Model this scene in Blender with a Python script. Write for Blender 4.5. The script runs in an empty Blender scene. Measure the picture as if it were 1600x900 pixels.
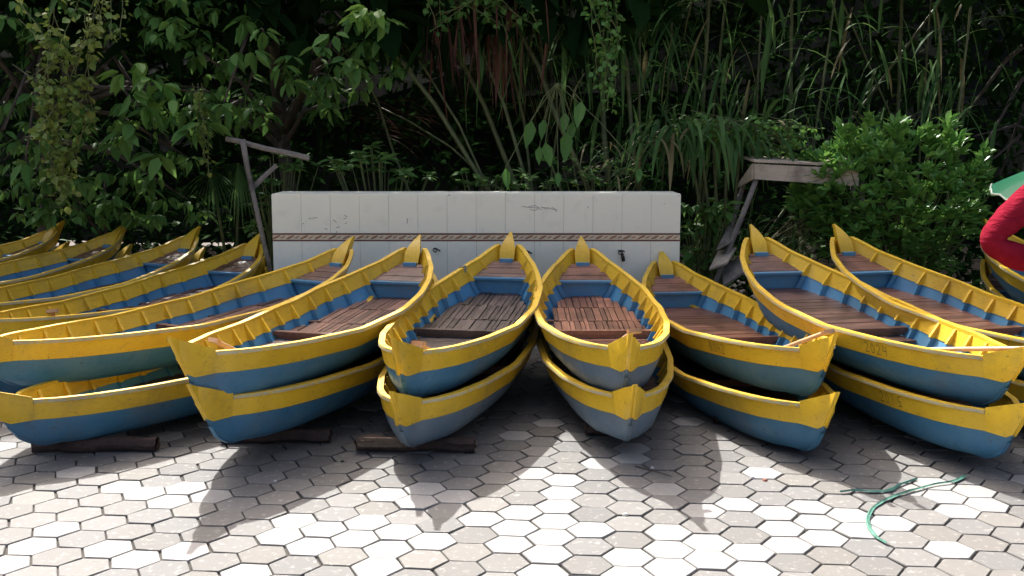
import bpy, math, random
import numpy as np
from mathutils import Vector, Matrix
R = math.radians
random.seed(7); rng = np.random.default_rng(7)
SC = bpy.context.scene
COL = SC.collection

# ------------------------------------------------------------------ camera
FPX, CH, PITCH = 1650.0, 1.75, R(8.1)
cam_d = bpy.data.cameras.new('camera'); cam = bpy.data.objects.new('camera', cam_d); COL.objects.link(cam)
cam_d.sensor_width = 36.0; cam_d.lens = 36.0 * FPX / 1600.0; cam_d.clip_end = 500
cam.location = (0, 0, CH); cam.rotation_euler = (R(90) - PITCH, 0, 0)
SC.camera = cam
SC.render.resolution_x, SC.render.resolution_y = 1024, 576

# ------------------------------------------------------------------ light
SUN_FROM = Vector((-.27, .70, .76)).normalized()
w = bpy.data.worlds.new('World'); SC.world = w; w.use_nodes = True
nt = w.node_tree
sky = nt.nodes.new('ShaderNodeTexSky'); sky.sky_type = 'NISHITA'; sky.sun_disc = False
sky.sun_elevation = math.asin(SUN_FROM.z); sky.sun_rotation = math.atan2(SUN_FROM.x, SUN_FROM.y)
sky.dust_density = 9.0; sky.air_density = .55; sky.ozone_density = .4
bg = nt.nodes['Background']; bg.inputs['Strength'].default_value = 0.132
nt.links.new(sky.outputs[0], bg.inputs[0])
sd = bpy.data.lights.new('sun', 'SUN'); sd.energy = 3.3; sd.angle = R(0.53); sd.color = (1, .98, .945)
sun = bpy.data.objects.new('sun', sd); COL.objects.link(sun)
sun.rotation_euler = SUN_FROM.to_track_quat('Z', 'Y').to_euler(); sun.location = (-4, 8, 12)
SC.view_settings.view_transform = 'Standard'; SC.view_settings.look = 'None'
SC.view_settings.gamma = 1; SC.view_settings.exposure = 1.6
SC.view_settings.use_curve_mapping = False
SC.cycles.max_bounces = 8; SC.cycles.diffuse_bounces = 4; SC.cycles.transmission_bounces = 4

# ------------------------------------------------------------------ pixel -> world, used only to read positions off the survey photo
def ray(x, y):
    r = (x - 800) / FPX; u = -(y - 450) / FPX
    return Vector((r, math.cos(PITCH) + u * math.sin(PITCH), -math.sin(PITCH) + u * math.cos(PITCH)))
def atz(x, y, z):
    d = ray(x, y); return Vector((0, 0, CH)) + d * ((z - CH) / d.z)
def aty(x, y, Y):
    d = ray(x, y); return Vector((0, 0, CH)) + d * (Y / d.y)

# ------------------------------------------------------------------ helpers
class MB:
    def __init__(s): s.v = []; s.f = []; s.m = []; s.n = 0
    def add(s, verts, faces, mi=0):
        o = s.n; s.v += [tuple(p) for p in verts]; s.n += len(verts)
        for k, f in enumerate(faces):
            s.f.append([i + o for i in f]); s.m.append(mi[k] if isinstance(mi, (list, tuple)) else mi)
    def box(s, c, d, M=None, mi=0):
        x, y, z = d[0] / 2, d[1] / 2, d[2] / 2
        vs = [Vector((a * x, b * y, e * z)) for a in (-1, 1) for b in (-1, 1) for e in (-1, 1)]
        if M is not None: vs = [M @ p for p in vs]
        vs = [p + Vector(c) for p in vs]
        s.add(vs, [(0, 1, 3, 2), (4, 6, 7, 5), (0, 4, 5, 1), (2, 3, 7, 6), (0, 2, 6, 4), (1, 5, 7, 3)], mi)
    def tube(s, pts, rad, n=8, mi=0, cap=True, noise=0.0):
        pts = [Vector(p) for p in pts]; rad = rad if isinstance(rad, (list, tuple)) else [rad] * len(pts)
        T0 = (pts[1] - pts[0]).normalized()
        a = T0.orthogonal().normalized(); vs = []
        for i, p in enumerate(pts):
            T = (pts[min(i + 1, len(pts) - 1)] - pts[max(i - 1, 0)]).normalized()
            a = (a - T * a.dot(T)).normalized(); b = T.cross(a)
            for k in range(n):
                q = 2 * math.pi * k / n; rr = rad[i] * (1 + noise * random.uniform(-1, 1))
                vs.append(p + (a * math.cos(q) + b * math.sin(q)) * rr)
        fs = [(i * n + k, i * n + (k + 1) % n, (i + 1) * n + (k + 1) % n, (i + 1) * n + k) for i in range(len(pts) - 1) for k in range(n)]
        if cap: fs += [tuple(range(n - 1, -1, -1)), tuple(range((len(pts) - 1) * n, len(pts) * n))]
        s.add(vs, fs, mi)
    def grid(s, rows, mi=0, closed=False):
        n = len(rows[0]); vs = [p for r in rows for p in r]
        fs = []; ms = []
        for i in range(len(rows) - 1):
            for k in range(n - (0 if closed else 1)):
                fs.append((i * n + k, i * n + (k + 1) % n, (i + 1) * n + (k + 1) % n, (i + 1) * n + k))
                ms.append(mi[k] if isinstance(mi, (list, tuple)) else mi)
        s.add(vs, fs, ms)
    def mesh(s, name, mats, smooth=False):
        me = bpy.data.meshes.new(name); me.from_pydata(s.v, [], s.f)
        mats = mats if isinstance(mats, (list, tuple)) else [mats]
        for m in mats: me.materials.append(m)
        me.polygons.foreach_set('material_index', s.m)
        if smooth: me.polygons.foreach_set('use_smooth', [True] * len(s.f))
        me.update(); return me
    def build(s, name, mats, parent=None, smooth=False):
        return link(name, s.mesh(name, mats, smooth), parent)
def link(name, data, parent=None):
    o = bpy.data.objects.new(name, data); COL.objects.link(o)
    if parent is not None: o.parent = parent
    return o
def tag(o, label=None, cat=None, group=None, kind=None):
    for k, v in (('label', label), ('category', cat), ('group', group), ('kind', kind)):
        if v: o[k] = v
    return o
def smooth_by_angle(me, ang=40):
    me.polygons.foreach_set('use_smooth', [True] * len(me.polygons))
    try: me.set_sharp_from_angle(angle=R(ang))
    except Exception: pass
def empty(name, loc=(0, 0, 0), rot=(0, 0, 0)):
    o = bpy.data.objects.new(name, None); COL.objects.link(o); o.location = loc; o.rotation_euler = rot
    o.empty_display_size = .1
    return o

# ------------------------------------------------------------------ materials
def newmat(name):
    m = bpy.data.materials.new(name); m.use_nodes = True
    return m, m.node_tree, m.node_tree.nodes['Principled BSDF']
def N(nt, t, **kw):
    n = nt.nodes.new(t)
    for k, v in kw.items(): setattr(n, k, v)
    return n
def mixc(nt, fac, a, b, blend='MIX'):
    m = N(nt, 'ShaderNodeMix', data_type='RGBA', blend_type=blend)
    for sock, val in ((m.inputs[0], fac), (m.inputs[6], a), (m.inputs[7], b)):
        if hasattr(val, 'is_output'): nt.links.new(val, sock)
        elif isinstance(val, (int, float)): sock.default_value = val
        else: sock.default_value = (*val, 1)
    return m.outputs[2]
def noise(nt, scale, detail=4, rough=.55, vec=None, dist=0):
    n = N(nt, 'ShaderNodeTexNoise'); n.inputs['Scale'].default_value = scale; n.inputs['Detail'].default_value = detail
    n.inputs['Roughness'].default_value = rough; n.inputs['Distortion'].default_value = dist
    if vec is not None: nt.links.new(vec, n.inputs['Vector'])
    return n.outputs['Fac']
def ramp(nt, src, lo, hi):
    r = N(nt, 'ShaderNodeMapRange'); r.inputs[1].default_value = lo; r.inputs[2].default_value = hi
    nt.links.new(src, r.inputs[0]); return r.outputs[0]
def objvec(nt, scale=(1, 1, 1), rnd=False):
    tc = N(nt, 'ShaderNodeTexCoord'); mp = N(nt, 'ShaderNodeMapping'); mp.inputs['Scale'].default_value = scale
    nt.links.new(tc.outputs['Object'], mp.inputs['Vector'])
    return mp.outputs[0]
def bump(nt, bs, src, strength=.3, dist=.01):
    b = N(nt, 'ShaderNodeBump'); b.inputs['Strength'].default_value = strength; b.inputs['Distance'].default_value = dist
    nt.links.new(src, b.inputs['Height']); nt.links.new(b.outputs[0], bs.inputs['Normal'])
def paint(name, col, col2, chip, rough=.42, chipamt=.60):
    m, nt, bs = newmat(name)
    v = objvec(nt)
    oi = N(nt, 'ShaderNodeObjectInfo')
    add = N(nt, 'ShaderNodeVectorMath', operation='ADD'); nt.links.new(v, add.inputs[0])
    geo = N(nt, 'ShaderNodeNewGeometry')
    sc = N(nt, 'ShaderNodeVectorMath', operation='SCALE'); nt.links.new(geo.outputs['Position'], sc.inputs[0]); sc.inputs['Scale'].default_value = .9
    nt.links.new(sc.outputs[0], add.inputs[1])
    vv = sc.outputs[0]
    c = mixc(nt, ramp(nt, noise(nt, 5, 5, .6, vv), .35, .7), col, col2)
    # long grain streaks along the planks
    st = noise(nt, 9, 5, .6, objvec(nt, (9, .8, 9)))
    c = mixc(nt, ramp(nt, st, .55, .8), c, tuple(x * .72 for x in col2))
    ch = noise(nt, 30, 8, .75, vv)
    c = mixc(nt, ramp(nt, ch, chipamt, chipamt + .06), c, chip)
    gr = noise(nt, 2.3, 7, .7, vv, .6)
    c = mixc(nt, ramp(nt, gr, .52, .74), c, mixc(nt, .45, c, (.16, .12, .07)))
    hv = N(nt, 'ShaderNodeHueSaturation'); mv = N(nt, 'ShaderNodeMapRange'); mv.inputs[3].default_value = .86; mv.inputs[4].default_value = 1.06
    nt.links.new(oi.outputs['Random'], mv.inputs[0]); nt.links.new(mv.outputs[0], hv.inputs['Value']); nt.links.new(c, hv.inputs['Color']); c = hv.outputs[0]
    nt.links.new(c, bs.inputs['Base Color'])
    bs.inputs['Roughness'].default_value = rough
    r2 = ramp(nt, noise(nt, 14, 4, .6, vv), .3, .75)
    mr = N(nt, 'ShaderNodeMapRange'); mr.inputs[3].default_value = rough - .12; mr.inputs[4].default_value = rough + .2
    nt.links.new(r2, mr.inputs[0]); nt.links.new(mr.outputs[0], bs.inputs['Roughness'])
    bump(nt, bs, noise(nt, 30, 5, .6, objvec(nt, (3, .6, 3))), .25, .004)
    return m
YEL = paint('yellow_paint', (.80, .52, .030), (.70, .43, .022), (.36, .23, .05))
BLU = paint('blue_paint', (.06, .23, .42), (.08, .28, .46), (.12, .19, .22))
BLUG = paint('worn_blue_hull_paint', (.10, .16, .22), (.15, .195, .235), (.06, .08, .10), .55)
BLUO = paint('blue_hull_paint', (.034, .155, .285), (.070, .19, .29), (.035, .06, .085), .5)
WORN = paint('worn_rail_paint', (.56, .50, .30), (.46, .40, .24), (.66, .46, .05), .6, .52)
def wood(name, c1, c2, rough=.5, grain=(14, 1.2, 14), axis_swap=False, island=.55, coat=0):
    m, nt, bs = newmat(name)
    sc = grain if not axis_swap else (grain[1], grain[0], grain[2])
    geo = N(nt, 'ShaderNodeNewGeometry')
    v = objvec(nt, sc)
    off = N(nt, 'ShaderNodeVectorMath', operation='MULTIPLY_ADD')
    cmb = N(nt, 'ShaderNodeCombineXYZ'); nt.links.new(geo.outputs['Random Per Island'], cmb.inputs[0]); nt.links.new(geo.outputs['Random Per Island'], cmb.inputs[1])
    nt.links.new(cmb.outputs[0], off.inputs[0]); off.inputs[1].default_value = (31, 17, 9); nt.links.new(v, off.inputs[2])
    g = noise(nt, 3, 6, .65, off.outputs[0], 1.2)
    c = mixc(nt, ramp(nt, g, .3, .72), c1, c2)
    isl = N(nt, 'ShaderNodeMapRange'); isl.inputs[3].default_value = 1 - island; isl.inputs[4].default_value = 1.25
    nt.links.new(geo.outputs['Random Per Island'], isl.inputs[0])
    hsv = N(nt, 'ShaderNodeHueSaturation'); nt.links.new(isl.outputs[0], hsv.inputs['Value']); nt.links.new(c, hsv.inputs['Color'])
    st = noise(nt, 3.5, 4, .6, geo.outputs['Position'])
    c = mixc(nt, ramp(nt, st, .5, .72), hsv.outputs[0], tuple(x * .45 for x in c1))
    nt.links.new(c, bs.inputs['Base Color'])
    mr = N(nt, 'ShaderNodeMapRange'); mr.inputs[3].default_value = rough - .17; mr.inputs[4].default_value = rough + .2
    nt.links.new(g, mr.inputs[0]); nt.links.new(mr.outputs[0], bs.inputs['Roughness'])
    bump(nt, bs, g, .45, .004)
    return m
WDARK = wood('dark_wet_planks', (.040, .028, .026), (.12, .085, .074), .42)
WMID = wood('brown_planks', (.10, .050, .038), (.24, .125, .09), .40)
WRED = wood('reddish_planks', (.17, .066, .038), (.38, .18, .11), .38)
WREDX = wood('reddish_cross_planks', (.16, .068, .048), (.36, .18, .12), .34, axis_swap=True)
WMIDX = wood('brown_cross_planks', (.10, .052, .044), (.25, .145, .115), .34, axis_swap=True)
WPOLE = wood('pale_paddle_wood', (.36, .2, .10), (.50, .31, .17), .5, island=.1)
WGREY = wood('weathered_grey_wood', (.15, .13, .11), (.28, .25, .21), .8, island=.2)
WPLANK = wood('weathered_brown_board', (.42, .345, .25), (.58, .49, .37), .8, island=.2, axis_swap=True)
WLOG = wood('dark_bark_log', (.022, .013, .011), (.085, .05, .038), .8, island=.3)
WLOGE = wood('split_log_end', (.10, .07, .045), (.22, .16, .11), .8, island=.2)
def leafmat(name, c1, c2, trans=.3, rough=.45, spec=.35, spot=None):
    m, nt, bs = newmat(name)
    geo = N(nt, 'ShaderNodeNewGeometry')
    c = mixc(nt, geo.outputs['Random Per Island'], c1, c2)
    if spot:
        c = mixc(nt, ramp(nt, noise(nt, 25, 3, .5, geo.outputs['Position']), .6, .75), c, spot)
    hs = N(nt, 'ShaderNodeHueSaturation')
    mr = N(nt, 'ShaderNodeMapRange'); mr.inputs[3].default_value = .7; mr.inputs[4].default_value = 1.3
    nt.links.new(noise(nt, 2.2, 3, .6, geo.outputs['Position']), mr.inputs[0]); nt.links.new(mr.outputs[0], hs.inputs['Value']); nt.links.new(c, hs.inputs['Color'])
    nt.links.new(hs.outputs[0], bs.inputs['Base Color']); bs.inputs['Roughness'].default_value = rough
    bs.inputs['Specular IOR Level'].default_value = spec
    tr = N(nt, 'ShaderNodeBsdfTranslucent'); hs2 = N(nt, 'ShaderNodeHueSaturation'); hs2.inputs['Value'].default_value = 1.25; hs2.inputs['Hue'].default_value = .485
    nt.links.new(hs.outputs[0], hs2.inputs['Color']); nt.links.new(hs2.outputs[0], tr.inputs[0])
    mx = N(nt, 'ShaderNodeMixShader'); mx.inputs[0].default_value = trans
    nt.links.new(bs.outputs[0], mx.inputs[1]); nt.links.new(tr.outputs[0], mx.inputs[2])
    nt.links.new(mx.outputs[0], nt.nodes['Material Output'].inputs[0])
    return m
L_SHADED = leafmat('shade_toned_leaf', (.0055, .017, .005), (.012, .032, .009), .10, 1.0, .0)  # greens held below leaf colour: deep-wood shade put into the base colour
L_BROAD = leafmat('broad_leaf', (.055, .150, .034), (.120, .24, .058), .3, .6, .12)
L_LIGHT = leafmat('light_leaf', (.08, .20, .035), (.15, .30, .06))
L_VINE = leafmat('creeper_leaf', (.14, .24, .045), (.27, .33, .08), spot=(.16, .14, .04))
L_BUSH = leafmat('bush_leaf', (.08, .23, .042), (.18, .36, .075), .25, .38, .45)
L_BLADE = leafmat('blade_leaf', (.036, .10, .030), (.10, .19, .055), .25, .65, .1)
L_DRY = leafmat('dry_frond', (.075, .030, .022), (.125, .06, .036), .2, .7, .2)
L_STRAW = leafmat('straw_leaf', (.16, .15, .06), (.24, .20, .09), .2, .6)
def plain(name, col, rough=.6, metallic=0, var=.25, scale=8):
    m, nt, bs = newmat(name)
    geo = N(nt, 'ShaderNodeNewGeometry')
    c = mixc(nt, ramp(nt, noise(nt, scale, 5, .6, geo.outputs['Position']), .3, .7), tuple(x * (1 - var) for x in col), tuple(min(1, x * (1 + var)) for x in col))
    nt.links.new(c, bs.inputs['Base Color']); bs.inputs['Roughness'].default_value = rough; bs.inputs['Metallic'].default_value = metallic
    bump(nt, bs, noise(nt, scale * 6, 4, .6, geo.outputs['Position']), .3, .004)
    return m
M_STEM = plain('green_stem', (.10, .12, .035), .5, var=.4, scale=14)
M_CANE = plain('olive_cane', (.085, .10, .03), .5, var=.4, scale=10)
M_BARK = plain('bark', (.07, .055, .042), .9, var=.4, scale=12)
M_SOIL = plain('soil', (.045, .035, .026), .95, var=.35, scale=3)
M_DARKM = plain('dark_metal', (.03, .028, .027), .5, .3)
M_TILE = None

# ================================================================== SETTING
g = MB(); g.add([(-150, -150, -.03), (150, -150, -.03), (150, 150, -.03), (-150, 150, -.03)], [(0, 1, 2, 3)])
tag(g.build('ground', M_SOIL), kind='structure')

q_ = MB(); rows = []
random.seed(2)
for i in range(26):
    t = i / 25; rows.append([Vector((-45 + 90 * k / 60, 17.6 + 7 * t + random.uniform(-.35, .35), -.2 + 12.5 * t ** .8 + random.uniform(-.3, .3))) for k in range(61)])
q_.grid(rows); tag(q_.build('sky_blocking_slope', plain('painted_wood_shade', (.005, .009, .004), .95, var=.6, scale=1.5)), kind='structure')  # added slope blocking sky behind the wood; its near-black colour stands for deep shade
# pavement: every hexagon its own bevelled face set inside ONE pavement mesh (a surface pattern)
m_pav, nt, bs = newmat('concrete_pavers')
at = N(nt, 'ShaderNodeAttribute', attribute_name='tint')
geo = N(nt, 'ShaderNodeNewGeometry')
c = mixc(nt, ramp(nt, noise(nt, 9, 6, .65, geo.outputs['Position']), .25, .75), at.outputs['Color'], mixc(nt, .26, at.outputs['Color'], (.13, .115, .09)), )
c = mixc(nt, ramp(nt, noise(nt, 26, 6, .7, geo.outputs['Position']), .56, .70), c, mixc(nt, .32, c, (.66, .63, .57)))
c = mixc(nt, ramp(nt, noise(nt, 1.1, 4, .6, geo.outputs['Position']), .55, .78), c, mixc(nt, .30, c, (.12, .10, .085)))
c = mixc(nt, ramp(nt, noise(nt, 300, 3, .7, geo.outputs['Position']), .6, .8), c, mixc(nt, .35, c, (.1, .09, .08)))
nt.links.new(c, bs.inputs['Base Color']); bs.inputs['Roughness'].default_value = .8
bump(nt, bs, noise(nt, 120, 6, .7, geo.outputs['Position']), .35, .004)
ML = ((.1136751, -.00985709), (.01371809, .11396444), (-.00931815, 4.38966018))
def lat(p): return (p[0] * ML[0][0] + p[1] * ML[1][0] + ML[2][0], p[0] * ML[0][1] + p[1] * ML[1][1] + ML[2][1])
def cell(x, y):
    A = np.array([[ML[0][0], ML[1][0]], [ML[0][1], ML[1][1]]]); q = np.linalg.solve(A, np.array([x - ML[2][0], y - ML[2][1]]))
    i = round(q[0] / 1.5); j = round((q[1] / math.sqrt(3)) - .5 * (i % 2)); return i, j
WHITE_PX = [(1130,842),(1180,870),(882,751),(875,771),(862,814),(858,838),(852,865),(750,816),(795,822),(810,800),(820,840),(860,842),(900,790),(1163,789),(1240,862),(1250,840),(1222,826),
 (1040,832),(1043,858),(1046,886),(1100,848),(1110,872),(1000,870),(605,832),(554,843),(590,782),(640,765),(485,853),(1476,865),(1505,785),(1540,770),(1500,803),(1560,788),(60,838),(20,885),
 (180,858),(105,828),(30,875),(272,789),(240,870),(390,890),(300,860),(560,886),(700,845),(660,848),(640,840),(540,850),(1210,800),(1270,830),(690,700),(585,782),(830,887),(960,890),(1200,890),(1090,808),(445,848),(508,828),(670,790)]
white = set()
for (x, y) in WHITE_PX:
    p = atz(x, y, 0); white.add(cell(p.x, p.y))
vs, fs, cols = [], [], []
for i in range(-46, 47):
    for j in range(-14, 32):
        cx, cy = 1.5 * i, math.sqrt(3) * (j + .5 * (i % 2))
        X, Y = lat((cx, cy))
        if not (1.9 < Y < 9.75 + .25 * math.sin(X * 2.1) and abs(X) < 7.3): continue
        r_ = random.random(); near = abs(Y - 4.6) < 1.0
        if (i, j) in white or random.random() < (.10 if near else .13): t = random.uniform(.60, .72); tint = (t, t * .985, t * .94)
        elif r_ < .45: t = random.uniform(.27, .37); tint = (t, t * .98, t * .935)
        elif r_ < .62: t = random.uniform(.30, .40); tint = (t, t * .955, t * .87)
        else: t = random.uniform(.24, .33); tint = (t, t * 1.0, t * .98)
        a0 = random.uniform(-.018, .018); jx, jy = random.uniform(-.02, .02), random.uniform(-.02, .02)
        dz = random.uniform(-.0025, .0025); tx, ty = random.uniform(-.012, .012), random.uniform(-.012, .012)
        b = len(vs)
        chip = random.choice([None] * 3 + list(range(6)))
        for (rr, z) in ((.94, 0), (.968, -.004), (.974, -.03)):
            for k in range(6):
                a = a0 + k * math.pi / 3; q = rr * (1 - (.05 if k == chip else 0) - random.uniform(0, .008))
                px, py = lat((cx + jx + q * math.cos(a), cy + jy + q * math.sin(a)))
                vs.append((px, py, z + dz + (px - X) * tx + (py - Y) * ty))
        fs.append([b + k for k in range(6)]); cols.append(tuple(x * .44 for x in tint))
        for ring in (0, 1):
            for k in range(6):
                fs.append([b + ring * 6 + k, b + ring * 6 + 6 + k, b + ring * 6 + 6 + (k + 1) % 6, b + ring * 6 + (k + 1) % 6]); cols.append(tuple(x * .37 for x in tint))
me = bpy.data.meshes.new('pavement'); me.from_pydata(vs, [], fs); me.materials.append(m_pav)
ca = me.color_attributes.new('tint', 'FLOAT_COLOR', 'CORNER')
buf = np.concatenate([np.tile(np.array([*cols[k], 1.0]), len(f)) for k, f in enumerate(fs)]); ca.data.foreach_set('color', buf)
me.update(); tag(link('pavement', me), kind='structure')
# sand and dirt in the joints
g = MB(); g.add([(-7.4, 1.8, -.012), (7.4, 1.8, -.012), (7.4, 9.7, -.012), (-7.4, 9.7, -.012)], [(0, 1, 2, 3)])
tag(g.build('joint_sand', plain('joint_sand', (.045, .040, .033), .95, var=.5, scale=20)), kind='structure')
# the rest of the yard behind the photographer
g = MB(); g.add([(-14, -16, -.012), (14, -16, -.012), (14, 1.8, -.012), (-14, 1.8, -.012)], [(0, 1, 2, 3)])
tag(g.build('yard', plain('yard_concrete', (.20, .19, .175), .9, var=.15, scale=2)), kind='structure')

# ---- low tiled tank / wall behind the boats
WY, WT = 8.85, 1.277
x0, x1 = -2.012, 1.412
wall = tag(empty('tiled_wall', ((x0 + x1) / 2, WY, 0)), 'low white tiled wall with a brown rope-pattern border, behind the middle boats', 'wall')
cx0 = (x0 + x1) / 2
def wall_tile_mat():
    m, nt, bs = newmat('white_tile')
    geo = N(nt, 'ShaderNodeNewGeometry')
    isl = geo.outputs['Random Per Island']
    c = mixc(nt, isl, (.88, .90, .74), (.90, .91, .76))
    c = mixc(nt, ramp(nt, noise(nt, 6, 6, .65, geo.outputs['Position']), .55, .85), c, (.74, .76, .66))
    sv = N(nt, 'ShaderNodeMapping'); sv.inputs['Scale'].default_value = (22, 4, 1.5); nt.links.new(geo.outputs['Position'], sv.inputs[0])
    c = mixc(nt, ramp(nt, noise(nt, 1.6, 5, .7, sv.outputs[0]), .62, .9), c, (.62, .60, .48))
    c = mixc(nt, ramp(nt, noise(nt, 60, 5, .7, geo.outputs['Position']), .72, .76), c, (.35, .34, .29))
    nt.links.new(c, bs.inputs['Base Color']); bs.inputs['Roughness'].default_value = .38
    bump(nt, bs, noise(nt, 5, 3, .5, geo.outputs['Position']), .15, .01)
    return m
M_TILE = wall_tile_mat()
M_GROUT = plain('grout', (.36, .33, .27), .9, scale=12)
M_RED = plain('dark_red_border', (.15, .04, .03), .5, scale=20)
M_CREAM = plain('cream_border', (.72, .62, .44), .5, var=.15, scale=30)
M_BRN = plain('brown_border_motif', (.33, .17, .09), .5, scale=30)
b_ = MB(); b_.box((0, .235, WT / 2 - .003), (x1 - x0 - .012, .456, WT - .006)); b_.build('wall_core', M_GROUT, wall)
tl = MB(); n = 14; tw = (x1 - x0) / n
def tilebox(xa, xb, za, zb, gap=.0011):
    tl.box(((xa + xb) / 2, .004 + random.uniform(-.001, .001), (za + zb) / 2), (xb - xa - gap * 2, .010, zb - za - gap * 2))
for i in range(n):
    xa = x0 - cx0 + i * tw; xb = xa + tw
    for za, zb in ((.955, WT), (.49, .888), (.085, .488), (.0, .083)): tilebox(xa, xb, za, zb)
    tl.box(((xa + xb) / 2, .23, WT + .002), (tw - .004, .455, .010))
for s in (-1, 1):
    for za, zb in ((.955, WT), (.49, .888), (.0, .488)): tl.box((s * (x1 - x0) / 2 - s * .004, .23, (za + zb) / 2), (.010, .45, zb - za - .004))
tl.build('tiles', M_TILE, wall)
bd = MB(); bd.box((0, .005, .9215), (x1 - x0, .010, .044), mi=0)
for z, h in ((.948, .010), (.8945, .009)): bd.box((0, .004, z), (x1 - x0, .014, h), mi=1)
k = 0; x = x0 - cx0 + .03
while x < x1 - cx0 - .04:
    for (dx, w_, h_, mi) in ((0, .034, .009, 2), (.055, .02, .005, 2)):
        vs = []
        for q in range(10):
            a = 2 * math.pi * q / 10; ux, uz = math.cos(a) * w_, math.sin(a) * h_
            vs.append((x + dx + ux, -.0035, .9215 + uz + ux * .42))
        bd.add(vs, [tuple(range(9, -1, -1))], mi)
    x += .118
bd.build('border', [M_CREAM, M_RED, M_BRN], wall)
# scribbles scratched on the tiles
sc_ = MB()
def stroke(px, wd=.0035):
    pts = [aty(x, y, WY) - wall.location for x, y in px]
    for p in pts: p.y = -.003
    for a, b in zip(pts[:-1], pts[1:]):
        d = (b - a); nrm = Vector((-d.z, 0, d.x)).normalized() * wd / 2
        sc_.add([a - nrm, b - nrm, b + nrm, a + nrm], [(0, 1, 2, 3)])
stroke([(815, 322.5), (826, 324), (841, 325)]); stroke([(826, 323), (836, 321), (843, 325), (846, 328)]); stroke([(828, 327), (835, 329), (842, 326)]); stroke([(846, 323), (852, 327), (858, 324)], .0025)
stroke([(846, 324), (856, 325), (870, 328)]); stroke([(862, 324), (870, 328), (868, 331)], .003)
for p in ([(482, 341), (486, 341.5)], [(488, 341), (496, 340)], [(473, 350), (475, 349)], [(507, 357), (512, 358)], [(521, 343), (526, 348)], [(538, 336), (543, 339)], [(537, 342), (541, 341)], [(539, 350), (542, 348)], [(525, 356), (531, 354)], [(526, 361), (525, 366)], [(636, 341), (637, 345), (636, 349)], [(573, 369), (576, 369)], [(1038, 318), (1039, 319)], [(1060, 304.5), (1062, 305.5)], [(918, 322), (919, 325)], [(700, 304.6), (704, 305.5)]):
    stroke(p, .004)
sc_.build('scribbles', plain('grey_scribble', (.16, .16, .16), .8), wall)

# ================================================================== BOATS
L = 3.436
TK = [.03, .08, .15, .25, .4, .55, .7, .8, .88, .94, .97]; BK = [.022, .070, .222, .319, .402, .431, .397, .325, .242, .139, .062]
UK = [.26, .275, .69, 1.37, 2.06, 2.75, 3.09, 3.30]; WK = [.272, .272, .247, .220, .251, .345, .415, .507]
PU = [0, .14, .24, .36, .7, 1.2, 2.2, 2.7, 2.99, 3.17, 3.31, L]; PW = [.406, .19, .055, -.004, -.034, -.050, -.044, .010, .08, .17, .35, .604]
# smooth curves through the knots
def smoothed(xs, ys, lo, hi, n=240, k=9):
    X = np.linspace(lo, hi, n); Y = np.interp(X, xs, ys)
    Yp = np.pad(Y, k, mode='reflect', reflect_type='odd'); ker = np.hanning(2 * k + 1); ker /= ker.sum()
    return X, np.convolve(Yp, ker, 'same')[k:-k]
TK.insert(2, .105); BK.insert(2, .150)
BX, BY = smoothed([t * L for t in TK], BK, .1, 3.33, 240, 4)
WX, WYs = smoothed(UK, WK, .26, 3.30)
def fb(u):
    if u < .1: return max(.003, .022 * u / .1)
    if u > 3.33: return max(.003, .062 * (L - u) / (L - 3.33))
    return float(np.interp(u, BX, BY))
def fws(u):
    if u < .26: return .272
    if u > 3.30: return .507 + (u - 3.3) * .6
    return float(np.interp(u, WX, WYs))
PX_, PY_ = smoothed(PU, PW, 0, L, 400, 4)
def fzb(u): return float(np.interp(u, PX_, PY_))
def gexp(u):
    t = u / L; return .19 + .46 * max(0, 1 - t / .16) + .50 * max(0, (t - .72) / .28)
def half(u, w, inset=0):
    zb, ws = fzb(u), fws(u)
    s = (w - zb) / max(.02, ws - zb); s = min(max(s, 0), 1.25)
    return max(.002, fb(u) * s ** gexp(u) - inset)
STK = .097   # depth of the yellow strake
def frange(a, b, n): return [a + (b - a) * i / (n - 1) for i in range(n)]

def skin(u0, u1, nu, wlo, whi, nw, inset=0, side=1, ulist=None):
    rows = []
    for u in (ulist or frange(u0, u1, nu)):
        lo, hi = wlo(u), whi(u); lo = min(lo, hi - .001)
        rows.append([Vector((side * half(u, lo + (hi - lo) * k / (nw - 1), inset), u, lo + (hi - lo) * k / (nw - 1))) for k in range(nw)])
    return rows
def border(u): return max(fws(u) - STK, fzb(u) + .001)

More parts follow.
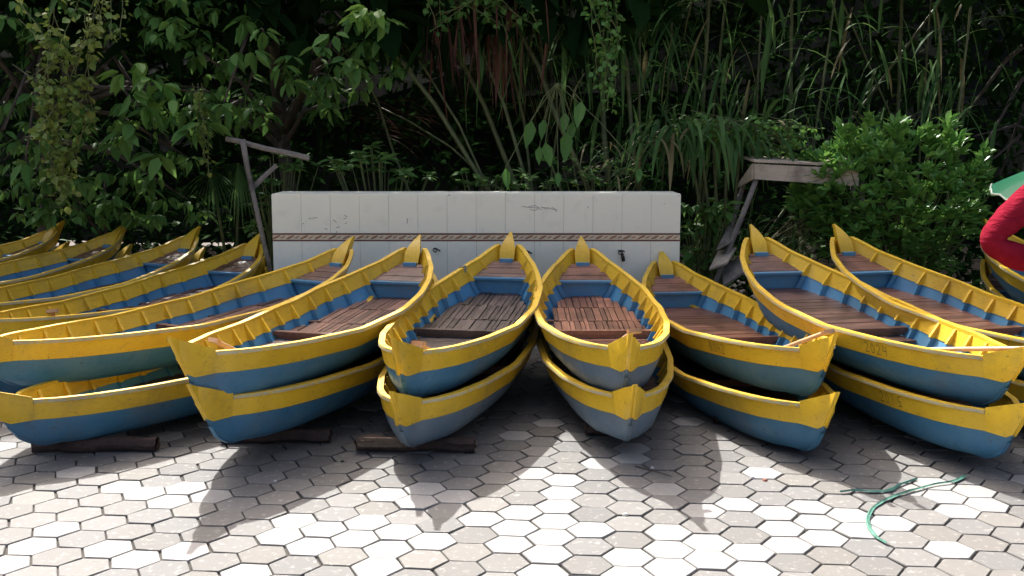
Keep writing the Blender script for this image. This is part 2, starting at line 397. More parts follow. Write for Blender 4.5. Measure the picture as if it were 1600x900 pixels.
def make_boat():
    root = empty('boat')
    # hull: blue bottom planking, outer and inner skin
    mb = MB()
    ul = frange(.13, .5, 14) + frange(.56, 2.7, 34) + frange(2.76, L - .10, 14)
    for s in (1, -1):
        o = skin(0, 0, 0, lambda u: fzb(u), lambda u: border(u) + .004, 9, 0, s, ul)
        mb.grid(o if s < 0 else [r[::-1] for r in o], 0)
    ul2 = [u for u in ul if .26 < u < L - .2]
    for s in (1, -1):
        i_ = skin(0, 0, 0, lambda u: fzb(u) + .012, lambda u: border(u), 7, .013, s, ul2)
        mb.grid(i_ if s > 0 else [r[::-1] for r in i_], 1)
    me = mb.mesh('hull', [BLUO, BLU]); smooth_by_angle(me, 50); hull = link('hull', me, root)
    # keel strip following stem and bottom
    kb = MB(); pts = [(0, u, fzb(u) - .004) for u in frange(.175, L - .12, 60)]
    rows = [[Vector((-.012, p[1], p[2])), Vector((.012, p[1], p[2])), Vector((.012, p[1], p[2] + .02)), Vector((-.012, p[1], p[2] + .02))] for p in pts]
    kb.grid(rows, 0, True); kb.build('keel', BLUO, root)
    # yellow upper strake, proud of the hull by 4 mm, thick board
    yb = MB(); us = frange(.26, .7, 12) + frange(.76, 2.7, 32) + frange(2.76, 3.31, 12)
    for s in (1, -1):
        rows = []
        for u in us:
            lo, hi = border(u) - .004, fws(u)
            r = []
            for k in range(4):
                wv = lo + (hi - lo) * k / 3; r.append(Vector((s * (half(u, wv, 0) + .004), u, wv)))
            for k in range(3, -1, -1):
                wv = lo + (hi - lo) * k / 3 + (.006 if k == 0 else 0); r.append(Vector((s * max(.001, half(u, wv, .020)), u, wv)))
            rows.append(r)
        if s > 0: rows = [r[::-1] for r in rows]
        yb.grid(rows, 0, True)
        n = len(rows[0])
        yb.add(rows[0], [tuple(range(n))]); yb.add(rows[-1], [tuple(range(n - 1, -1, -1))])
    me = yb.mesh('upper_strake', YEL); smooth_by_angle(me, 40); link('upper_strake', me, root)
    # gunwale rail
    for s in (1, -1):
        rb = MB(); rows = []
        for u in frange(.275, .7, 12) + frange(.76, 2.7, 32) + frange(2.76, 3.30, 12):
            h = half(u, fws(u)); z = fws(u)
            a, b = h - .022, h + .014
            rows.append([Vector((s * max(.002, a), u, z - .002)), Vector((s * max(.002, a), u, z + .016)), Vector((s * b, u, z + .016)), Vector((s * (b + .002), u, z + .012)), Vector((s * (b + .002), u, z - .005)), Vector((s * (b - .004), u, z - .008))])
        if s < 0: rows = [r[::-1] for r in rows]; mi = [0, 2, 0, 0, 0, 0]; mi = [0, 1, 0, 0, 0, 0]
        else: mi = [0, 0, 0, 1, 0, 0]
        rb.grid(rows, mi, True); n = 6
        rb.add(rows[0], [tuple(range(n))[::-1]], 1); rb.add(rows[-1], [tuple(range(n))], 0)
        me = rb.mesh('gunwale_rail', [YEL, WORN]); smooth_by_angle(me, 35); link('gunwale_rail', me, root)
    # stern post: two raised cheeks meeting in the raked point
    pb = MB()
    def ptop(u): return .300 + (.406 - .300) * (1 - u / .275)
    for s in (1, -1):
        rows = []
        for u in frange(.004, .275, 9):
            lo = max(border(u) - .004, fzb(u)); hi = max(ptop(u), lo + .002)
            r = []
            for k in range(5):
                wv = lo + (hi - lo) * k / 4
                # width: hull flare, carried up past the sheer
                hw = min(half(u, min(wv, .272)), fb(u)) * (1 + max(0, wv - .272) * 1.2) + .010
                r.append(Vector((s * hw, u - .004, wv)))
            for k in range(4, -1, -1):
                wv = lo + (hi - lo) * k / 4; hw = min(half(u, min(wv, .272)), fb(u)) - .018
                r.append(Vector((s * max(.0005, hw), u, wv)))
            rows.append(r)
        if s > 0: rows = [r[::-1] for r in rows]
        pb.grid(rows, 0, True); n = len(rows[0])
        pb.add(rows[0], [tuple(range(n))]); pb.add(rows[-1], [tuple(range(n - 1, -1, -1))])
    me = pb.mesh('stern_post', YEL); smooth_by_angle(me, 30); link('stern_post', me, root)
    # bow post: raked solid stem with a flat pointed face toward the deck
    nb = MB(); rows = []
    for (ur, wr, hw) in ((3.20, .37, .056), (3.225, .44, .060), (3.255, .492, .062), (3.297, .535, .048), (3.355, .578, .026), (3.425, .614, .005)):
        # stem front at same height
        uf = float(np.interp(wr - .015, PY_[300:], PX_[300:])) + .012
        uf = max(uf, ur + .008); hm = hw * .72
        um = ur + (uf - ur) * .5
        rows.append([Vector((-hw, ur, wr)), Vector((hw, ur, wr)), Vector((hm, um, wr - .004)), Vector((.006, uf, wr - .008)), Vector((-.006, uf, wr - .008)), Vector((-hm, um, wr - .004))])
    nb.grid([r[::-1] for r in rows][::-1], 0, True); nb.add(rows[0], [(5, 4, 3, 2, 1, 0)]); nb.add(rows[-1], [tuple(range(6))])
    me = nb.mesh('bow_post', YEL); smooth_by_angle(me, 30); link('bow_post', me, root)
    bk = MB(); bk.box((0, 3.205, .392), (.105, .05, .05)); bk.build('bow_block', BLU, root)
    # ribs
    for i in range(13):
        u = .50 + i * .2165
        if abs(u - 2.98) < .05: continue
        for s in (1, -1):
            q = MB(); jt = random.uniform(-.012, .012); u_ = u + jt
            lo, bd_, hi = fzb(u_) + .045, border(u_), fws(u_) - .004
            if u > 2.9: lo = bd_ - .02
            prof = []
            nseg = 6
            for k in range(nseg + 1):
                wv = lo + (bd_ - lo) * k / nseg; prof.append((wv, .034, 1))
            prof += [(bd_ + .006, .046, 0), (bd_ + (hi - bd_) * .45, .034, 0), (hi, .016, 0)]
            rows = []
            for (wv, dep, c_) in prof:
                h = half(u_, wv, .014); t = .012
                rows.append([Vector((s * h, u_ - t, wv)), Vector((s * max(.001, h - dep), u_ - t * .8, wv + .003)), Vector((s * max(.001, h - dep), u_ + t * .8, wv + .003)), Vector((s * h, u_ + t, wv))])
            if s > 0: rows = [r[::-1] for r in rows]
            for a in range(len(rows) - 1):
                q.grid(rows[a:a + 2], 1 if a < nseg else 0, True)
            q.add(rows[0], [(0, 1, 2, 3)], 1); q.add(rows[-1], [(3, 2, 1, 0)], 0)
            q.build('rib', [YEL, BLU], root)
    # blue bulkhead with a lip, brown crossbeam
    def cross(name, u, w0, w1, th, mat, lip=0, inset=.02):
        q = MB(); hw1 = half(u, w1, inset); hw0 = half(u, w0 + .001, inset)
        q.add([(-hw0, u - th / 2, w0), (hw0, u - th / 2, w0), (hw1, u - th / 2, w1), (-hw1, u - th / 2, w1), (-hw0, u + th / 2, w0), (hw0, u + th / 2, w0), (hw1, u + th / 2, w1), (-hw1, u + th / 2, w1)],
              [(0, 1, 2, 3), (5, 4, 7, 6), (3, 2, 6, 7), (1, 0, 4, 5), (0, 3, 7, 4), (2, 1, 5, 6)])
        if lip: q.box((0, u - .008, w1 + .007), (2 * hw1 + .01, th + .05, .016))
        return q.build(name, mat, root)
    UB = 2.93; WB = border(UB) + .004
    cross('bulkhead', UB, .150, WB, .03, BLU, 1)
    cross('stern_bulkhead', .42, .08, .165, .02, BLU)
    return root, cross
def plank_floor(mb, u0, u1, wfun, cross_dir=False, pw=.06, gap=.005, rows=1):
    if cross_dir:
        u = u0
        while u < u1 - .02:
            p = pw * random.uniform(.75, 1.3); ub = min(u + p, u1); a, b = u + gap / 2, ub - gap / 2
            dz = random.uniform(-.002, .002); za, zb_ = wfun(a) + dz, wfun(b) + dz
            ha, hb = half(a, za, .03), half(b, zb_, .03)
            mb.add([(-ha, a, za), (ha, a, za), (hb, b, zb_), (-hb, b, zb_), (-ha, a, za - .014), (ha, a, za - .014), (hb, b, zb_ - .014), (-hb, b, zb_ - .014)], [(0, 1, 2, 3), (4, 7, 6, 5), (0, 4, 5, 1), (2, 6, 7, 3), (0, 3, 7, 4), (1, 5, 6, 2)])
            u = ub
    else:
        cuts = frange(u0, u1, rows + 1)
        hf = lambda q: half(q, wfun(q), .03)
        for a, b in zip(cuts[:-1], cuts[1:]):
            a += random.uniform(0, .01); hmax = max(hf(a), hf(b), hf((a + b) / 2))
            x = -hmax
            while x < hmax:
                p = pw * random.uniform(.6, 1.35); xa, xb = x + gap / 2, min(x + p, hmax) - gap / 2; x += p
                if xb - xa < .008: continue
                xm = max(abs(xa), abs(xb)); ss = [q for q in frange(a, b, 25) if hf(q) >= xm]
                if len(ss) < 2: continue
                aa, bb = ss[0] + random.uniform(0, .006), ss[-1] - random.uniform(0, .006); dz = random.uniform(-.003, .003)
                za, zb_ = wfun(aa) + dz, wfun(bb) + dz; sk = random.uniform(-.003, .003)
                mb.add([(xa, aa, za), (xb, aa, za), (xb + sk, bb, zb_), (xa + sk, bb, zb_), (xa, aa, za - .014), (xb, aa, za - .014), (xb + sk, bb, zb_ - .014), (xa + sk, bb, zb_ - .014)], [(0, 1, 2, 3), (4, 7, 6, 5), (0, 4, 5, 1), (2, 6, 7, 3), (0, 3, 7, 4), (1, 5, 6, 2)])
def floors(kind):
    UB = 2.93
    fr, af, fd = MB(), MB(), MB()
    crossd = kind == 'cross'
    ff = lambda u: .082 + (u - 1.73) / 1.18 * .105
    fa = lambda u: .074 + (1.66 - u) * .032
    fdk = lambda u: border(UB) + .014 + (u - UB) * .36
    if crossd: plank_floor(fr, 1.73, UB - .02, ff, True, .085)
    else: plank_floor(fr, 1.73, UB - .02, ff, False, .045, .006, 3)
    if crossd: plank_floor(af, .45, 1.66, fa, False, .13, .004, 1)
    else: plank_floor(af, .45, 1.66, fa, True, .06)
    plank_floor(fd, UB + .02, 3.22, fdk, True, .07)
    return [fr.mesh('front_floor', WRED), af.mesh('rear_floor', WRED), fd.mesh('foredeck', WRED)]
random.seed(3)
proto, _cross = make_boat()
cb = MB(); cb.box((0, 1.70, .112), (2 * half(1.70, .115, .02), .055, .028)); cb.box((0, 1.688, .09), (2 * half(1.70, .08, .025), .016, .03))
CBM = cb.mesh('crossbeam', WMID)
FL = {'long': floors('long'), 'long2': floors('long'), 'cross': floors('cross')}
MS = {'dark': (WDARK, WDARK, WMIDX), 'mid': (WMID, WMID, WMIDX), 'red': (WRED, WREDX, WREDX), 'redx': (WREDX, WRED, WREDX), 'midx': (WMIDX, WMID, WMIDX)}
PROTO_CH = list(proto.children)
first = [True]
def boat(O, yaw, pitch, label, group, fl='long', ms='mid', roll=0):
    if first[0]: r = proto; first[0] = False
    else:
        r = proto.copy(); COL.objects.link(r)
        for ch in PROTO_CH:
            c = ch.copy(); COL.objects.link(c); c.parent = r
    r.location = O; r.rotation_euler = (R(pitch), R(roll), -R(yaw))
    tag(r, label, 'boat', group)
    for me, m in zip(FL[fl], MS[ms]):
        o = link(me.name.split('.')[0], me, r); o.material_slots[0].link = 'OBJECT'; o.material_slots[0].material = m
    o = link('crossbeam', CBM, r); o.material_slots[0].link = 'OBJECT'; o.material_slots[0].material = MS[ms][0]
    return r
def world_pt(r, p):
    M = Matrix.Translation(r.location) @ r.rotation_euler.to_matrix().to_4x4(); return M @ Vector(p)
GU, GLW = 'upper boats of the fanned-out stacks', 'lower boats of the fanned-out stacks'
POSE = {  # name: keel origin, yaw, pitch
 'B1': ((-3.01, 5.63, .334), 30.0, .1), 'B2': ((-1.655, 5.002, .395), 15.75, -.26), 'B3': ((-.600, 5.232, .345), 10.0, .56),
 'B4': ((.599, 5.243, .367), -.52, -.51), 'B5': ((1.712, 5.469, .320), -7.67, -1.93), 'B6': ((2.570, 5.120, .335), -11.08, 1.93),
 'B7': ((3.49, 5.196, .314), -15.39, 2.33), 'B8': ((4.60, 5.95, .356), -7, 1.2),
 'A4': ((-3.45, 6.39, .324), 19.7, -.75), 'A3': ((-4.41, 6.88, .310), 25, .0), 'A2': ((-5.48, 7.33, .315), 30, .0), 'A1': ((-6.46, 7.76, .315), 35, .0)}
UPL = {
 'B1': ('top boat directly above the leftmost log, its stern cut off by the left edge', 'long', 'mid'),
 'B2': ('top boat whose pointed stern faces left, its bow overlapping the left half of the wall', 'long2', 'mid'),
 'B3': ('top boat with very dark plank floor and a rope lashed at its bow', 'long', 'dark'),
 'B4': ('top boat pointing straight at the camera with a reddish plank floor', 'long2', 'red'),
 'B5': ('top boat whose low bow stands at the right end of the tiled wall', 'cross', 'redx'),
 'B6': ('top boat with 2024 scrawled on its side and a dry leaf on its floor', 'cross', 'midx'),
 'B7': ('top boat whose bow pushes under the bright green bush at right', 'cross', 'redx'),
 'B8': ('farthest right top boat, mostly hidden behind the red sleeved person', 'cross', 'midx'),
 'A4': ('top boat whose bow ends at the leaning grey pole left of the tiled wall', 'long2', 'mid'),
 'A3': ('top boat at left, next beyond the one whose bow meets the leaning grey pole', 'long', 'mid'),
 'A2': ('top boat at far left, second from the leftmost bow', 'long2', 'mid'),
 'A1': ('leftmost top boat, only its bow showing at the left edge', 'long', 'mid')}
LOWTIP = {'B1': (-42, 606), 'B2': (294, 600), 'B3': (611, 611), 'B4': (993, 600), 'B5': (1309, 612), 'B6': (1616, 627)}
LWL = {
 'B1': 'bottom boat resting on the leftmost log, its stern at the left edge',
 'B2': 'bottom boat resting on the middle log with its pointed stern facing left',
 'B3': 'bottom boat under the dark floored boat, resting on the split pale ended log',
 'B4': 'bottom boat under the one pointing straight at the camera',
 'B5': 'bottom boat under the low-bowed boat at the right end of the wall',
 'B6': 'bottom boat with faint scrawled digits under the boat marked 2024',
 'B7': 'bottom boat under the one whose bow is in the green bush',
 'B8': 'farthest right bottom boat, behind the red sleeved person',
 'A4': 'bottom boat under the one whose bow meets the leaning grey pole',
 'A3': 'bottom boat at left, its bow tip showing second from the leaning grey pole',
 'A2': 'bottom boat at far left, under the second bow from the left',
 'A1': 'leftmost bottom boat, its bow tip just showing behind the leftmost bow'}
BOATS, LOWS = {}, {}
for k, (O, y, p) in POSE.items():
    lb, fl, ms = UPL[k]; BOATS[k] = boat(O, y, p, lb, GU, fl, ms)
    tip = world_pt(BOATS[k], (0, 0, .406))
    if k in LOWTIP: S = atz(*LOWTIP[k], tip.z - .262)
    else: S = tip + Vector((.03, .03, -.262))
    p2 = p + {'B5': .5, 'B6': -.5, 'B7': .1, 'B8': .1, 'B1': 1.5}.get(k, .9)
    yr, pr = R(y + {'B6': 5.0}.get(k, 0)), R(p2)
    W = Vector((-math.sin(yr) * math.sin(pr), -math.cos(yr) * math.sin(pr), math.cos(pr)))
    LOWS[k] = boat(S - W * .406, y + {'B6': 5.0}.get(k, 0), p2, LWL[k], GLW, 'long', 'mid')

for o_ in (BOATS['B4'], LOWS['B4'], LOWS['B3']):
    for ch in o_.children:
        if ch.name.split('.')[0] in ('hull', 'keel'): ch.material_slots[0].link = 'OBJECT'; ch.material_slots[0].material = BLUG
# rope lashed round the bow rail of the dark floored boat
q = MB(); r = BOATS['B3']
for du in (0, .012, .026):
    u = 2.86 + du; h = half(u, fws(u)); z = fws(u)
    q.tube([world_pt(r, (-h - s_[0], u, z + s_[1])) for s_ in ((.020, -.03), (.022, .0), (.016, .021), (-.02, .022), (-.028, 0), (-.026, -.03))], .0045, 6)
tag(q.build('mooring_rope', plain('grey_green_rope', (.30, .32, .26), .9)), 'thin grey green rope lashed round the bow rail of the dark floored boat', 'rope')

# scrawled numbers on the sides
def scrawl(r, glyphs, u0, side, h0, hh, wd=.0045, mat=None, step=.05):
    q = MB()
    for gi, gl in enumerate(glyphs):
        for st in gl:
            pts = []
            for (gx, gy) in st:
                u = u0 - (gi * step + gx * step * .72)
                wv = fws(u) - STK * (1 - (h0 + gy * hh))
                pts.append(Vector((side * (half(u, wv) + .0055), u, wv)))
            for a, b in zip(pts[:-1], pts[1:]):
                d = (b - a).normalized(); n_ = Vector((0, -d.z, d.y)) * wd / 2
                q.add([a - n_, b - n_, b + n_, a + n_], [(0, 1, 2, 3)])
    return q.build('scrawled_number', mat, r)
G2 = [[(0, .8), (.4, 1), (.8, .75), (.5, .4), (0, 0), (.9, .05)]]; G0 = [[(.4, 1), (.05, .6), (.2, .05), (.7, .1), (.85, .6), (.4, 1)]]
G4 = [[(.1, 1), (.05, .45), (.8, .5)], [(.7, .95), (.7, 0)]]; G1 = [[(.4, 1), (.4, 0)]]; G5 = [[(.8, 1), (.2, .95), (.15, .55), (.7, .5), (.75, .1), (.1, .05)]]
GB = [[(.1, 1), (.1, 0), (.7, .2), (.2, .5), (.6, .75), (.1, 1)]]
INK = plain('dark_ink', (.19, .125, .03), .7)
# seen from outside on the left-hand side (x<0) the text runs toward the stern... stations decrease to the right
def gl_write(r, gls, ustart, **kw): return scrawl(r, gls, ustart, -1, kw.get('h0', .15), kw.get('hh', .62), kw.get('wd', .0045), INK, kw.get('step', .05))
for rr, gls, us_ in ((BOATS['B6'], [G2, G0, G2, G4], 1.0), (LOWS['B6'], [G2, G0, G1, G5], .95), (BOATS['B5'], [GB, G0, G4, G2], 1.05)):
    o = gl_write(rr, gls, us_)

# ---- paddles
def paddle(E, F, label, blade_at_E=False):
    E, F = Vector(E), Vector(F); d = (F - E); Ln = d.length; d.normalize()
    root = empty('paddle', E); root.rotation_euler = d.to_track_quat('Y', 'Z').to_euler()
    q = MB(); q.tube([(0, 0, 0), (0, Ln * .3, .001), (0, Ln * .68, 0)], [.013, .0125, .012], 10); me = q.mesh('shaft', WPOLE); smooth_by_angle(me); link('shaft', me, root)
    b = MB(); rows = []
    for t, wd in ((.62, .013), (.7, .035), (.8, .052), (.95, .056), (1.0, .04)):
        rows.append([Vector((-wd, Ln * t, 0)), Vector((0, Ln * t, .009)), Vector((wd, Ln * t, 0)), Vector((0, Ln * t, -.009))])
    b.grid(rows, 0, True); b.add(rows[-1], [(0, 1, 2, 3)]); b.add(rows[0], [(3, 2, 1, 0)]); b.build('blade', WPOLE, root)
    g_ = MB(); g_.box((0, -.008, 0), (.075, .026, .022)); g_.build('grip', WPOLE, root)
    tag(root, label, 'paddle', 'paddles lying in the sterns of the boats')
def restz(k, x, y, up): return atz(x, y, BOATS[k].location.z + up)
paddle(restz('B2', 337, 533, .315), world_pt(BOATS['B2'], (.16, .75, .09)), 'pale wooden paddle whose grip sticks out at the stern of the boat pointing left')
paddle(restz('B3', 655, 537, .315), world_pt(BOATS['B3'], (.10, .85, .09)), 'pale wooden paddle in the stern of the dark floored boat')
paddle(restz('B4', 990, 518, .37), world_pt(BOATS['B4'], (-.13, .80, .09)), 'pale wooden paddle leaning on the stern point of the boat facing the camera')
paddle(restz('B5', 1292, 519, .37), world_pt(BOATS['B5'], (-.14, .95, .09)), 'pale wooden paddle at the stern of the boat beside the right end of the wall')
paddle(restz('B6', 1594, 545, .36), world_pt(BOATS['B6'], (-.25, .98, .16)), 'long pale paddle lying over the stern rail of the boat marked 2024')
paddle(restz('A4', 82, 487, .29), world_pt(BOATS['A4'], (.1, .75, .2)), 'pale paddle on the rail of the boat at the left edge of the photo')

# dry leaf on the floor of B6
q = MB(); c_ = world_pt(BOATS['B6'], (.22, .95, .085))
for a, ln in ((.3, .06), (1.1, .075), (2.0, .06), (2.7, .05)):
    dx = Vector((math.cos(a), math.sin(a) * .4, .55)) * ln
    q.add([c_, c_ + dx * .5 + Vector((.015, 0, .0)), c_ + dx, c_ + dx * .5 - Vector((.012, .006, 0))], [(0, 1, 2, 3)])
tag(q.build('dry_leaf', L_DRY), 'curled dry brown leaf lying in the boat marked 2024', 'leaf')

# ---- logs under the sterns
def log(c, yaw, ln, rad, label, pale=False):
    root = empty('log', (c.x, c.y, rad)); root.rotation_euler = (0, 0, yaw)
    q = MB(); n, sg = 14, 12; prof = [random.uniform(.84, 1.1) for _ in range(n)]; rows = []
    for i in range(sg + 1):
        x = -ln / 2 + ln * i / sg; rr = rad * (1 - .12 * (i / sg)) * random.uniform(.94, 1.05)
        rows.append([Vector((x + random.uniform(-.006, .006), math.cos(2 * math.pi * k / n) * rr * 1.15 * prof[k] * random.uniform(.93, 1.05), math.sin(2 * math.pi * k / n) * rr * prof[k] * random.uniform(.93, 1.05) + .006 * math.sin(i))) for k in range(n)])
    q.grid(rows, 0, True)
    me = q.mesh('bark', WLOG); link('bark', me, root)
    for r_, sg_ in ((rows[0], -1), (rows[-1], 1)):
        e = MB(); cc = sum(r_, Vector()) / n
        vs = [cc + Vector((sg_ * .004, 0, 0))] + [cc + (p - cc) * .93 + Vector((sg_ * random.uniform(.001, .012), 0, 0)) for p in r_]
        e.add(vs, [(0, 1 + k, 1 + (k + 1) % n) for k in range(n)])
        e.build('cut_end', WLOGE if pale else WLOG, root)
    if pale:
        s_ = MB()
        for k in range(3): s_.box((-ln * .28 + .02 * k, -rad * (1.05 - .1 * k), rad * (.15 + .32 * k)), (ln * .42, .016, .022), Matrix.Rotation(.03 * k, 3, 'X'))
        s_.build('split_slat', WLOGE, root)
    tag(root, label, 'log', 'logs propping up the sterns')
    return root
random.seed(11)
log(atz(150, 692, .05), .05, .68, .044, 'dark rough log under the stern at the left edge')
log(atz(432, 679, .045), .02, .62, .042, 'dark square cut log under the boat pointing left')
log(atz(650, 692, .05), -.02, .66, .044, 'split log with pale slats on its left end, under the stern left of centre', True)
log(atz(950, 668, .045), .05, .26, .045, 'short dark log hidden under the stern facing the camera')
log(atz(1180, 652, .045), -.1, .5, .045, 'dark log in shade under the boat at the right end of the wall')
log(atz(1440, 655, .045), -.15, .6, .045, 'dark log in shade under the boats marked with digits')

# ---- hooks and padlock on the wall
def hook(px, py, label, big=False):
    p = aty(px, py, WY); root = empty('wall_hook', (p.x, WY, p.z))
    q = MB(); q.tube([(0, .0, .0), (0, -.03, 0)], .008, 8); 
    q.tube([(math.cos(a) * .016, -.03, math.sin(a) * .016 - .012) for a in frange(0, 2 * math.pi, 13)], .004, 6, cap=False); q.build('ring', M_DARKM, root)
    if big:
        b = MB(); b.tube([(-.02, -.03, .004), (.016, -.034, .006), (.034, -.034, -.004)], .006, 8); b.tube([(.012, -.034, -.012), (.02, -.035, -.05), (.027, -.035, -.085)], [.009, .016, .013], 8); b.build('hanging_clip', M_DARKM, root)
    else:
        b = MB(); b.tube([(.012, -.03, .0), (.045, -.034, -.02)], .006, 8); b.build('hanging_clip', M_DARKM, root)
    tag(root, label, 'hook', 'metal hooks on the tiled wall')
hook(969, 392, 'black metal hook with a long hanging clip on the right part of the wall', True)
hook(823, 392, 'small dark hook on the tiled wall beside the bow of the dark floored boat')
hook(680, 388, 'leftmost small dark hook, by the bow in the left half of the wall')

# ---- green plastic strap and bits on the pavement
M_STRAP = plain('green_plastic', (.09, .24, .18), .45, var=.35, scale=30)
def strap(pxs, wd, name, label):
    q = MB(); pts = [atz(x, y, .008) for x, y in pxs]
    # resample
    P = []
    for a in range(len(pts) - 1):
        for t in range(4): P.append(pts[a].lerp(pts[a + 1], t / 4))
    P.append(pts[-1]); P2 = [P[0]] + [(P[i - 1] + P[i] * 2 + P[i + 1]) / 4 for i in range(1, len(P) - 1)] + [P[-1]]
    rows = []
    for i, p in enumerate(P2):
        T = (P2[min(i + 1, len(P2) - 1)] - P2[max(0, i - 1)]).normalized(); n_ = Vector((-T.y, T.x, 0)); ww = .72 * wd[min(len(wd) - 1, int(i / len(P2) * len(wd)))] * random.uniform(.85, 1.15)
        rows.append([p - n_ * ww, p - n_ * ww * .3 + Vector((0, 0, .007 + .003 * random.random())), p + n_ * ww * .25 + Vector((0, 0, .004)), p + n_ * ww + Vector((0, 0, .002))])
    q.grid(rows, 0); tag(q.build(name, M_STRAP), label, 'strap')
strap([(1508, 744), (1490, 753), (1460, 757), (1420, 768), (1385, 780), (1363, 794), (1355, 810), (1358, 825), (1370, 840), (1386, 849)], [.014, .008, .010, .013, .013, .014, .014, .012, .010], 'plastic_strap', 'long curved green plastic strap lying on the pavers at right')
strap([(1312, 769), (1335, 766), (1365, 768), (1388, 767), (1408, 756), (1432, 748)], [.006, .012, .02, .020, .012, .012], 'plastic_strap', 'shorter flat green plastic strap crossing behind the curved one')
for (x, y, s_, c__, nm, lb) in ((1176, 746, .012, (.6, .6, .56), 'pebble', 'small white chip on the paver by the right shadow edge'), (1195, 750, .018, (.3, .12, .08), 'pebble', 'small reddish stone on the pavers right of the white chip'),
                        (977, 804, .014, (.6, .58, .5), 'pebble', 'flat pale chip on the pavers in front of the middle gap'), (430, 752, .012, (.5, .5, .46), 'pebble', 'tiny pale chip in shade in front of the left logs'), (535, 721, .012, (.04, .035, .03), 'pebble', 'tiny dark bit on a white paver before the middle log'), (1019, 731, .012, (.6, .6, .56), 'pebble', 'tiny white chip in the shade below the middle boats')):
    q = MB(); p = atz(x, y, .004); n = 7
    vs = [Vector((p.x + math.cos(a) * s_ * random.uniform(.7, 1.2), p.y + math.sin(a) * s_ * random.uniform(.7, 1.2), .001)) for a in frange(0, 2 * math.pi * 6 / 7, 7)]
    vs += [Vector((v.x * .6 + p.x * .4, v.y * .6 + p.y * .4, .010)) for v in vs]
    q.add(vs, [(k, (k + 1) % 7, 7 + (k + 1) % 7, 7 + k) for k in range(7)] + [tuple(range(7, 14))])
    tag(q.build(nm, plain('chip', c__, .8)), lb, 'pebble', 'chips lying on the pavement')
# twig
q = MB(); q.tube([atz(992, 728, .006), atz(1020, 735, .008), atz(1049, 744, .006)], [.003, .004, .002], 6); tag(q.build('twig', M_BARK), 'thin dark twig lying on the shaded pavers before the middle boats', 'twig')

# ================================================================== PLANTS
LT = np.array([[0, 0], [.28, -1], [.28, 0], [.28, 1], [.62, -.95], [.62, 0], [.62, .95], [1, 0]])
LF = [(0, 1, 2), (0, 2, 3), (1, 4, 5, 2), (2, 5, 6, 3), (4, 7, 5), (5, 7, 6)]
class Leaves:
    def __init__(s): s.V = []; s.F = []; s.M = []; s.n = 0
    def add(s, P, D, U, ln, wd, droop=.15, fold=.25, mi=0, shape=(1.0, .9)):
        """P base, D direction, U approx upper side (N,3); ln, wd (N,)"""
        P = np.atleast_2d(np.asarray(P, float)); N_ = len(P); D = np.broadcast_to(np.asarray(D, float), P.shape).copy(); U = np.broadcast_to(np.asarray(U, float), P.shape)
        ln = np.broadcast_to(ln, N_); wd = np.broadcast_to(wd, N_)
        D /= np.linalg.norm(D, axis=1)[:, None] + 1e-9
        S = np.cross(D, U); S /= np.linalg.norm(S, axis=1)[:, None] + 1e-9; Nn = np.cross(S, D)
        T = LT[:, 0][None, :, None]; X = LT[:, 1].copy(); X[[1, 3]] *= shape[0]; X[[4, 6]] *= shape[1]
        A = np.abs(X)[None, :, None]; Xw = X[None, :, None]
        V = P[:, None, :] + D[:, None, :] * T * ln[:, None, None] + S[:, None, :] * Xw * (wd / 2)[:, None, None] \
            + Nn[:, None, :] * (A * fold * (wd / 2)[:, None, None] - droop * (T ** 2) * ln[:, None, None])
        V = V.reshape(-1, 3); s.V.append(V)
        for i in range(N_):
            o = s.n + 8 * i
            for f in LF: s.F.append([o + k for k in f])
        s.M += [mi] * (6 * N_); s.n += 8 * N_
    def ribbon(s, p, d, ln, wd, sag=.5, seg=6, mi=0, up=(0, 0, 1), fold=.2):
        p = np.array(p, float); d = np.array(d, float); d /= np.linalg.norm(d); st = ln / seg
        side = np.cross(d, np.array(up, float)); nn = np.linalg.norm(side); side = side / nn if nn > 1e-3 else np.array([1., 0, 0])
        vs = []
        for i in range(seg + 1):
            t = i / seg; ww = wd / 2 * (min(1, .45 + t * 2.2)) * (1 - max(0, (t - .45) / .55) ** 1.7); ww = max(ww, .0008)
            nrm = np.cross(side, d)
            vs += [p - side * ww + nrm * fold * ww, p.copy(), p + side * ww + nrm * fold * ww]
            p = p + d * st; d = d + np.array([0, 0, -sag * st / ln * 1.6]); d /= np.linalg.norm(d)
        s.V.append(np.array(vs)); o = s.n
        for i in range(seg):
            for k in (0, 1): s.F.append([o + 3 * i + k, o + 3 * i + k + 1, o + 3 * i + k + 4, o + 3 * i + k + 3]); s.M.append(mi)
        s.n += 3 * (seg + 1)
    def build(s, name, mats, parent=None):
        me = bpy.data.meshes.new(name); me.from_pydata(np.concatenate(s.V).tolist(), [], s.F)
        for m in (mats if isinstance(mats, (list, tuple)) else [mats]): me.materials.append(m)
        me.polygons.foreach_set('material_index', s.M); me.update()
        return link(name, me, parent)
def rdir(n, zlo=-1, zhi=1):
    a = rng.uniform(0, 2 * math.pi, n); z = rng.uniform(zlo, zhi, n); r = np.sqrt(np.clip(1 - z * z, 0, 1))
    return np.stack([r * np.cos(a), r * np.sin(a), z], 1)
UP = np.array([0, 0, 1.])
def V3(v): return np.array([v[0], v[1], v[2]])
def sunlimit(Y, off=6.75, k=1.12, X=0): return (Y - off + .55 * np.clip((X - .9) / .8, 0, 1)) * k
def drooping_cluster(Lv, c, n, ln, mi=0, wr=.45, zl=(-1, -.15), out=.04):
    d = rdir(n, *zl); Lv.add(c + d * out, d, UP + .5 * rdir(n), rng.uniform(.7, 1.15, n) * ln, rng.uniform(.85, 1.1, n) * ln * wr, .18, .2, mi)

